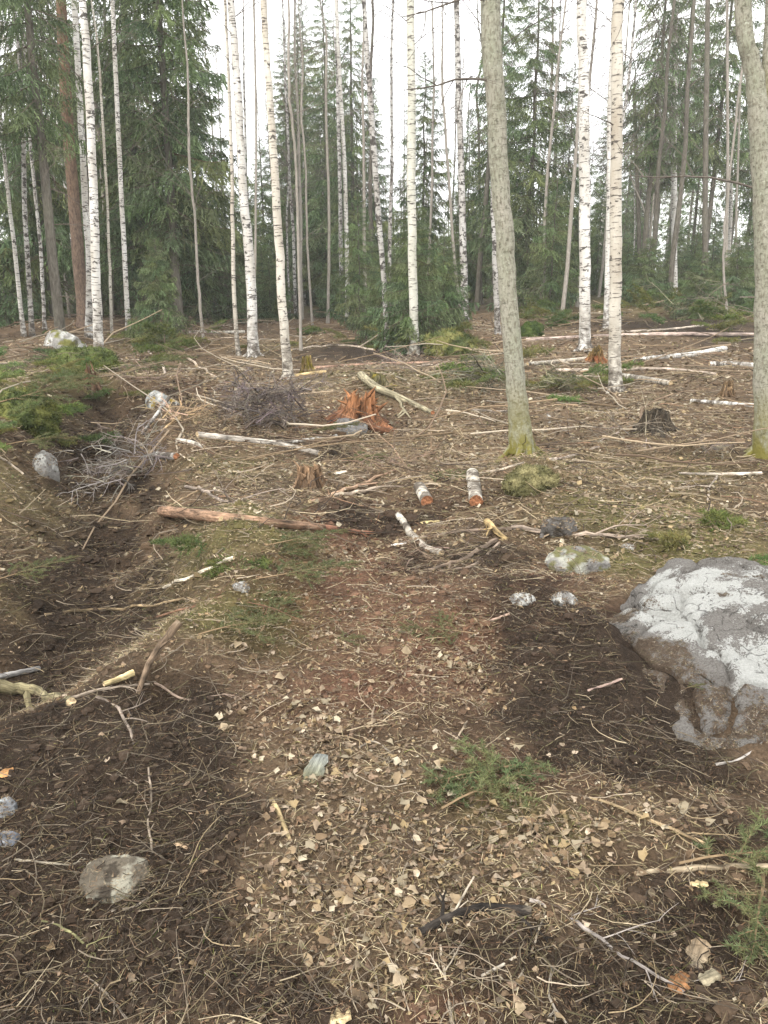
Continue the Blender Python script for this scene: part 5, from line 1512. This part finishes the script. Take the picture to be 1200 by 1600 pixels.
def twig_mesh(x, y, L, r, pal, curve=.22, lift=.012, arch=.12, seg=3, sides=3):
    n = len(x)
    a = rl.uniform(0, 6.28, n)
    ka = rl.normal(0, curve, n)
    P = []
    px, py, an = x.copy(), y.copy(), a.copy()
    pitch = rl.normal(0, arch, n)
    z0 = Hm(x, y)+lift*rl.uniform(.1, 1.3, n)
    dz = 0
    for k in range(seg+1):
        g = Hm(px, py)
        P.append(np.stack([px, py, np.maximum(g+r*.5, z0+dz)], -1))
        px, py = px+np.cos(an)*L/seg, py+np.sin(an)*L/seg
        dz = dz+np.sin(pitch)*L/seg
        pitch = pitch+rl.normal(0, arch*.6, n)
        an = an+ka+rl.normal(0, .16, n)
    P = np.stack(P, 1)                         # n, seg+1, 3
    T = norm(np.gradient(P, axis=1))
    S = norm(np.cross(T, np.array([0, 0, 1.])))
    U = np.cross(S, T)
    rr = r[:, None]*np.linspace(1, .45, seg+1)[None]
    th = np.arange(sides)/sides*6.283+1.57
    V = P[:, :, None, :]+rr[..., None, None]*(np.cos(th)[None, None, :, None]*S[:, :, None, :]+np.sin(th)[None, None, :, None]*U[:, :, None, :])
    i, j = np.meshgrid(np.arange(seg), np.arange(sides), indexing='ij')
    j2 = (j+1) % sides
    f = np.stack([i*sides+j, i*sides+j2, (i+1)*sides+j2, (i+1)*sides+j], -1).reshape(-1, 4)
    m = (seg+1)*sides
    F = (np.arange(n)[:, None, None]*m+f[None]).reshape(-1, 4)
    pal = np.array(pal)
    c = pal[rl.integers(0, len(pal), n)]*rl.uniform(.6, 1.35, (n, 1))
    D = cover(x, y)[0]
    c = c*(1-.55*D*(rl.uniform(0, 1, n) < .85))[:, None]      # muddy twigs in the churned soil
    return V.reshape(-1, 3), F, np.repeat(c, m, 0)
def clod_mesh(x, y, size):
    n = len(x)
    V0, F0 = ICO[0]
    T = V0[None]*(1+rl.normal(0, .25, (n, 12, 1)))*size[:, None, None]*np.stack([rl.uniform(.7, 1.4, n), rl.uniform(.7, 1.4, n), rl.uniform(.4, .9, n)], -1)[:, None]
    P = np.stack([x, y, Hm(x, y)+size*.15], -1)
    F = (np.arange(n)[:, None, None]*12+F0[None]).reshape(-1, 3)
    c = ground_col(x, y)*rl.uniform(.6, 1.15, (n, 1))
    return (T+P[:, None]).reshape(-1, 3), F, np.repeat(c, 12, 0)
def blade_mesh(x, y, L, wd, pal, up=.9):
    n = len(x)
    a = rl.uniform(0, 6.28, n)
    el = rl.uniform(.05, up, n)
    d = np.stack([np.cos(a)*np.cos(el), np.sin(a)*np.cos(el), np.sin(el)], -1)
    s = np.stack([-np.sin(a), np.cos(a), rl.normal(0, .3, n)], -1)*wd[:, None]
    p = np.stack([x, y, Hm(x, y)], -1)
    m = p+d*L[:, None]*.55
    e = m+(d*np.array([1, 1, .2])+np.array([0, 0, -.15]))*L[:, None]*.45
    V = np.stack([p-s, p+s, m-s*.8, m+s*.8, e], 1)
    F3 = np.array([(0, 1, 3), (0, 3, 2), (2, 3, 4)])
    F = (np.arange(n)[:, None, None]*5+F3[None]).reshape(-1, 3)
    pal = np.array(pal)
    c = pal[rl.integers(0, len(pal), n)]*rl.uniform(.55, 1.45, (n, 1))*(1-.5*cover(x, y)[0])[:, None]
    return V.reshape(-1, 3), F, np.repeat(c, 5, 0)
def not_on_boulder(x, y):
    return np.abs((x-cx)/.72)**2.5+np.abs((y-cy)/.84)**2.5 > 1
# leaves: the largest singly, the rest as a carpet
b = Buf()
x, y = scatter(130000, 1.25, 20, 1.5)
D, L, G, E = cover(x, y)
k = keep(np.clip(.01+.9*L*(.6+.6*vn2(x*6, y*6, 5))+.06*(1-D)+.05*E, 0, 1))&not_on_boulder(x, y)
x, y = x[k], y[k]
size = rl.uniform(.009, .030, len(x))*np.clip(.9+y/22, 1, 1.7)
b.add(*leaves_mesh(x, y, size))
def flake_mesh(x, y, size, lift=.02):
    n = len(x)
    a, el = rl.uniform(0, 6.28, n), rl.normal(0, .4, (n, 2))
    q = np.array([(-.5, -.3), (.45, -.4), (.55, .35), (-.4, .45)])[None]*size[:, None, None]*rl.uniform(.6, 1.3, (n, 4, 2))
    ca, sa = np.cos(a)[:, None], np.sin(a)[:, None]
    X, Y_ = q[..., 0]*ca-q[..., 1]*sa, q[..., 0]*sa+q[..., 1]*ca
    Z = X*el[:, :1]+Y_*el[:, 1:]+(Hm(x, y)+rl.uniform(.2, 1.2, n)*lift)[:, None]
    V = np.stack([X+x[:, None], Y_+y[:, None], Z], -1)
    c = LEAFC[rl.integers(0, len(LEAFC), n)]*rl.uniform(.45, 1.05, (n, 1))
    return V.reshape(-1, 3), np.arange(n*4).reshape(-1, 4), np.repeat(c, 4, 0)*rl.uniform(.8, 1.2, (n*4, 1))
x, y = scatter(110000, 4.5, 30, 1.15)
D, L, G, E = cover(x, y)
k = keep(np.clip(.17*(1-D)+.8*L*(.6+.6*vn2(x*4, y*4, 5)), 0, 1))
x, y = x[k], y[k]
b.add(*flake_mesh(x, y, rl.uniform(.022, .05, len(x))*np.clip(y/9, .8, 1.6)))
x, y = scatter(60000, 1.25, 6, 1.3)
D, L, G, E = cover(x, y)
k = keep(np.clip(.14*(1-D)+.6*L+.1*E, 0, 1))&not_on_boulder(x, y)
x, y = x[k], y[k]
b.add(*flake_mesh(x, y, rl.uniform(.004, .013, len(x))*np.clip(y/3, .9, 1.6), .012))
o = link('leaf_litter', b.mesh('leaf_litter', M['leaf']))
o['kind'] = 'stuff'
NLEAF = len(x)
leafmesh = []
for q in range(8):
    lb = Buf()
    T = LT*np.array([1, 1, rl.uniform(-1, 2.5)])+rl.normal(0, .09, LT.shape)*np.array([1, 1, 1.4])
    lb.add(T, LF, LEAFC[q]*rl.uniform(.65, 1.2, (9, 1)))
    leafmesh.append(lb.mesh('dead_leaf', M['leaf'], True))
x, y = scatter(9000, 1.3, 3.6, .9)
D, L, G, E = cover(x, y)
k = keep(np.clip(.05*(1-D)+.8*L, 0, 1))&not_on_boulder(x, y)&(abs(x) < y*.45+.25)
x, y = x[k][:300], y[k][:300]
for px, py in zip(x, y):
    o = bpy.data.objects.new('dead_leaf', leafmesh[int(rl.integers(8))])
    C.objects.link(o)
    o.parent = ground
    s = rl.uniform(.020, .042)
    o.location = (px, py, float(Hm(px, py))+rl.uniform(.008, .022))
    o.scale = (s*rl.uniform(.75, 1.05), s, s)
    o.rotation_euler = (rl.normal(0, .35), rl.normal(0, .35), rl.uniform(0, 6.28))
# twigs and fibres
TW = [(.22, .17, .105), (.30, .245, .165), (.10, .075, .052), (.055, .042, .032), (.17, .105, .068), (.36, .30, .22), (.13, .11, .06)]
TWD = [(.10, .08, .06), (.055, .042, .034), (.20, .165, .125), (.14, .10, .07), (.29, .24, .18), (.12, .105, .06)]
b = Buf()
x, y = scatter(48000, 1.25, 16, 1.5)
k = not_on_boulder(x, y)&keep(patchy(x, y))
x, y = x[k], y[k]
n = len(x)
f = np.clip(y/3.5, .8, 3)
b.add(*twig_mesh(x, y, rl.uniform(.025, .085, n)*f**.6, rl.uniform(.0006, .0014, n)*f, TW+TWD, seg=2))
x, y = scatter(9000, 1.25, 9, 1.2)
D, L, G, E = cover(x, y)
k = keep(.35+.65*D)&not_on_boulder(x, y)
x, y = x[k], y[k]
n = len(x)
b.add(*twig_mesh(x, y, rl.uniform(.08, .20, n), rl.uniform(.0009, .0022, n)*np.clip(y/3, 1, 2), TWD+TW[:2], .2, .02, .2, 5))
x, y = scatter(4200, 5, 28, 1.2)
k = keep(patchy(x*.4, y*.4)*(1-.8*cover(x, y)[0]))
x, y = x[k], y[k]
n = len(x)
b.add(*twig_mesh(x, y, rl.uniform(.15, .75, n), rl.uniform(.0025, .006, n)*np.clip(y/10, 1, 1.8), TW[:5]+TWD, .25, .06, .16, 4))
x, y = scatter(850, 7, 32, 1.0)
k = keep(patchy(x*.5+9, y*.5)*(1-.8*cover(x, y)[0]))
x, y = x[k], y[k]
n = len(x)
sl = Buf()
sl.add(*twig_mesh(x, y, rl.uniform(.5, 2.2, n), rl.uniform(.006, .016, n)*np.clip(y/14, .8, 1.5), [(.28, .22, .15), (.21, .16, .11), (.14, .10, .07), (.36, .31, .24), (.24, .175, .11)], .16, .10, .14, 5, 5))
so = link('felling_slash', sl.mesh('felling_slash', M['litter']))
so['kind'] = 'stuff'
o = link('twig_litter', b.mesh('twig_litter', M['litter']))
o['kind'] = 'stuff'
# needles
b = Buf()
x, y = scatter(74000, 1.25, 10, 1.5)
D, L, G, E = cover(x, y)
k = not_on_boulder(x, y)&keep(.4+.5*E+.3*G+.3*D)
x, y, G = x[k], y[k], G[k]
n = len(x)
V, F, c = blade_mesh(x, y, rl.uniform(.010, .024, n)*np.clip(y/3, 1, 2), rl.uniform(.0006, .0011, n)*np.clip(y/3, 1, 2.5), [(.22, .135, .08), (.13, .08, .05), (.27, .20, .12), (.17, .105, .065), (.36, .28, .18)], .5)
gm = np.repeat(rl.uniform(0, 1, n) < G*.6, 5)
c = np.where(gm[:, None], np.array([.085, .105, .04])*rl.uniform(.6, 1.5, (len(c), 1)), c)
V[:, 2] += np.repeat(rl.uniform(.002, .014, n), 5)
b.add(V, F, c)
o = link('needle_litter', b.mesh('needle_litter', M['litter']))
o['kind'] = 'stuff'
# crumbs of soil
b = Buf()
x, y = scatter(26000, 1.25, 12, 1.4)
D, L, G, E = cover(x, y)
k = keep(.12+.85*np.clip(D+.3*E, 0, 1))&not_on_boulder(x, y)
x, y = x[k], y[k]
b.add(*clod_mesh(x, y, rl.uniform(.004, .013, len(x))*rl.uniform(.6, 1.6, len(x))*np.where(rl.uniform(0, 1, len(x)) < .07, 1.5, 1)*np.clip(y/3.2, .9, 2.2)))
o = link('soil_crumbs', b.mesh('soil_crumbs', M['litter']))
o['kind'] = 'stuff'
# grass, moss shoots
b = Buf()
x, y = scatter(110000, 1.4, 26, 1.35)
D, L, G, E = cover(x, y)
k = keep(np.clip(G*1.0*(.5+.8*vn2(x*4, y*4, 8))+.035, 0, 1))&not_on_boulder(x, y)
x, y = x[k], y[k]
n = len(x)
b.add(*blade_mesh(x, y, rl.uniform(.02, .06, n)*np.clip(y/6, .8, 2.2), rl.uniform(.0008, .0018, n)*np.clip(y/4, .9, 3.5), [(.12, .14, .045), (.20, .19, .07), (.27, .22, .11), (.08, .11, .035), (.34, .29, .17), (.17, .175, .06)], .9))
x, y = scatter(60000, 1.25, 14, 1.45)
D, L, G, E = cover(x, y)
k = keep(np.clip(.95-.55*D, 0, 1)*patchy(x+3, y))&not_on_boulder(x, y)
x, y = x[k], y[k]
n = len(x)
V, F, c = blade_mesh(x, y, rl.uniform(.02, .07, n)*np.clip(y/5, .9, 2), rl.uniform(.0005, .0012, n)*np.clip(y/3, .9, 3), [(.30, .25, .15), (.22, .18, .10), (.38, .32, .21), (.15, .125, .06), (.26, .20, .12)], .35)
V[:, 2] += np.repeat(rl.uniform(.002, .016, n), 5)
b.add(V, F, c)
o = link('grass', b.mesh('grass', M['litter']))
o['kind'] = 'stuff'
# duff lying on the boulder
b = Buf()
k = np.nonzero((BN[:, 2] > .25)&(BDUFF > .4))[0]
k = rl.choice(k, 12000)
p = BV[k]+rl.normal(0, .004, (len(k), 3))
e = norm(rl.normal(0, 1, (len(k), 3))*np.array([1, 1, .35]))
e = norm(e-BN[k]*(e*BN[k]).sum(1, keepdims=True)*.8)*rl.uniform(.007, .022, (len(k), 1))
wv = norm(np.cross(e, BN[k]))*.0011
p = p+BN[k]*rl.uniform(.001, .007, (len(k), 1))
V = np.stack([p-wv, p+wv, p+e], 1).reshape(-1, 3)
b.add(V, np.arange(len(V)).reshape(-1, 3), np.repeat(np.array(TWD+TW)[rl.integers(0, len(TWD+TW), len(k))]*rl.uniform(.35, .95, (len(k), 1)), 3, 0))
o = link('boulder_duff', b.mesh('boulder_duff', M['litter']))
o['kind'] = 'stuff'
tri = sum(len(m.loops)-2*len(m.polygons) for m in bpy.data.meshes)
print('TRIS', tri, 'OBJ', len(bpy.data.objects), 'LEAVES', NLEAF)

# ------------------------------------------------------------------ the air of the wood
hz = Buf()
x0, x1, y0, y1, z0, z1 = -335, 335, -48, 435, -3.5, 27
hz.add([(x, y, z) for x in (x0, x1) for y in (y0, y1) for z in (z0, z1)], [(0, 1, 3, 2), (4, 6, 7, 5), (0, 4, 5, 1), (2, 3, 7, 6), (0, 2, 6, 4), (1, 5, 7, 3)])
hm = bpy.data.materials.new('haze')
hm.use_nodes = True
hm.node_tree.nodes.clear()
pv = hm.node_tree.nodes.new('ShaderNodeVolumePrincipled')
pv.inputs['Color'].default_value = (.92, .95, .95, 1)
pv.inputs['Density'].default_value = .0011
ho = hm.node_tree.nodes.new('ShaderNodeOutputMaterial')
hm.node_tree.links.new(pv.outputs[0], ho.inputs['Volume'])
o = link('haze', hz.mesh('haze', hm))
o['kind'] = 'stuff'
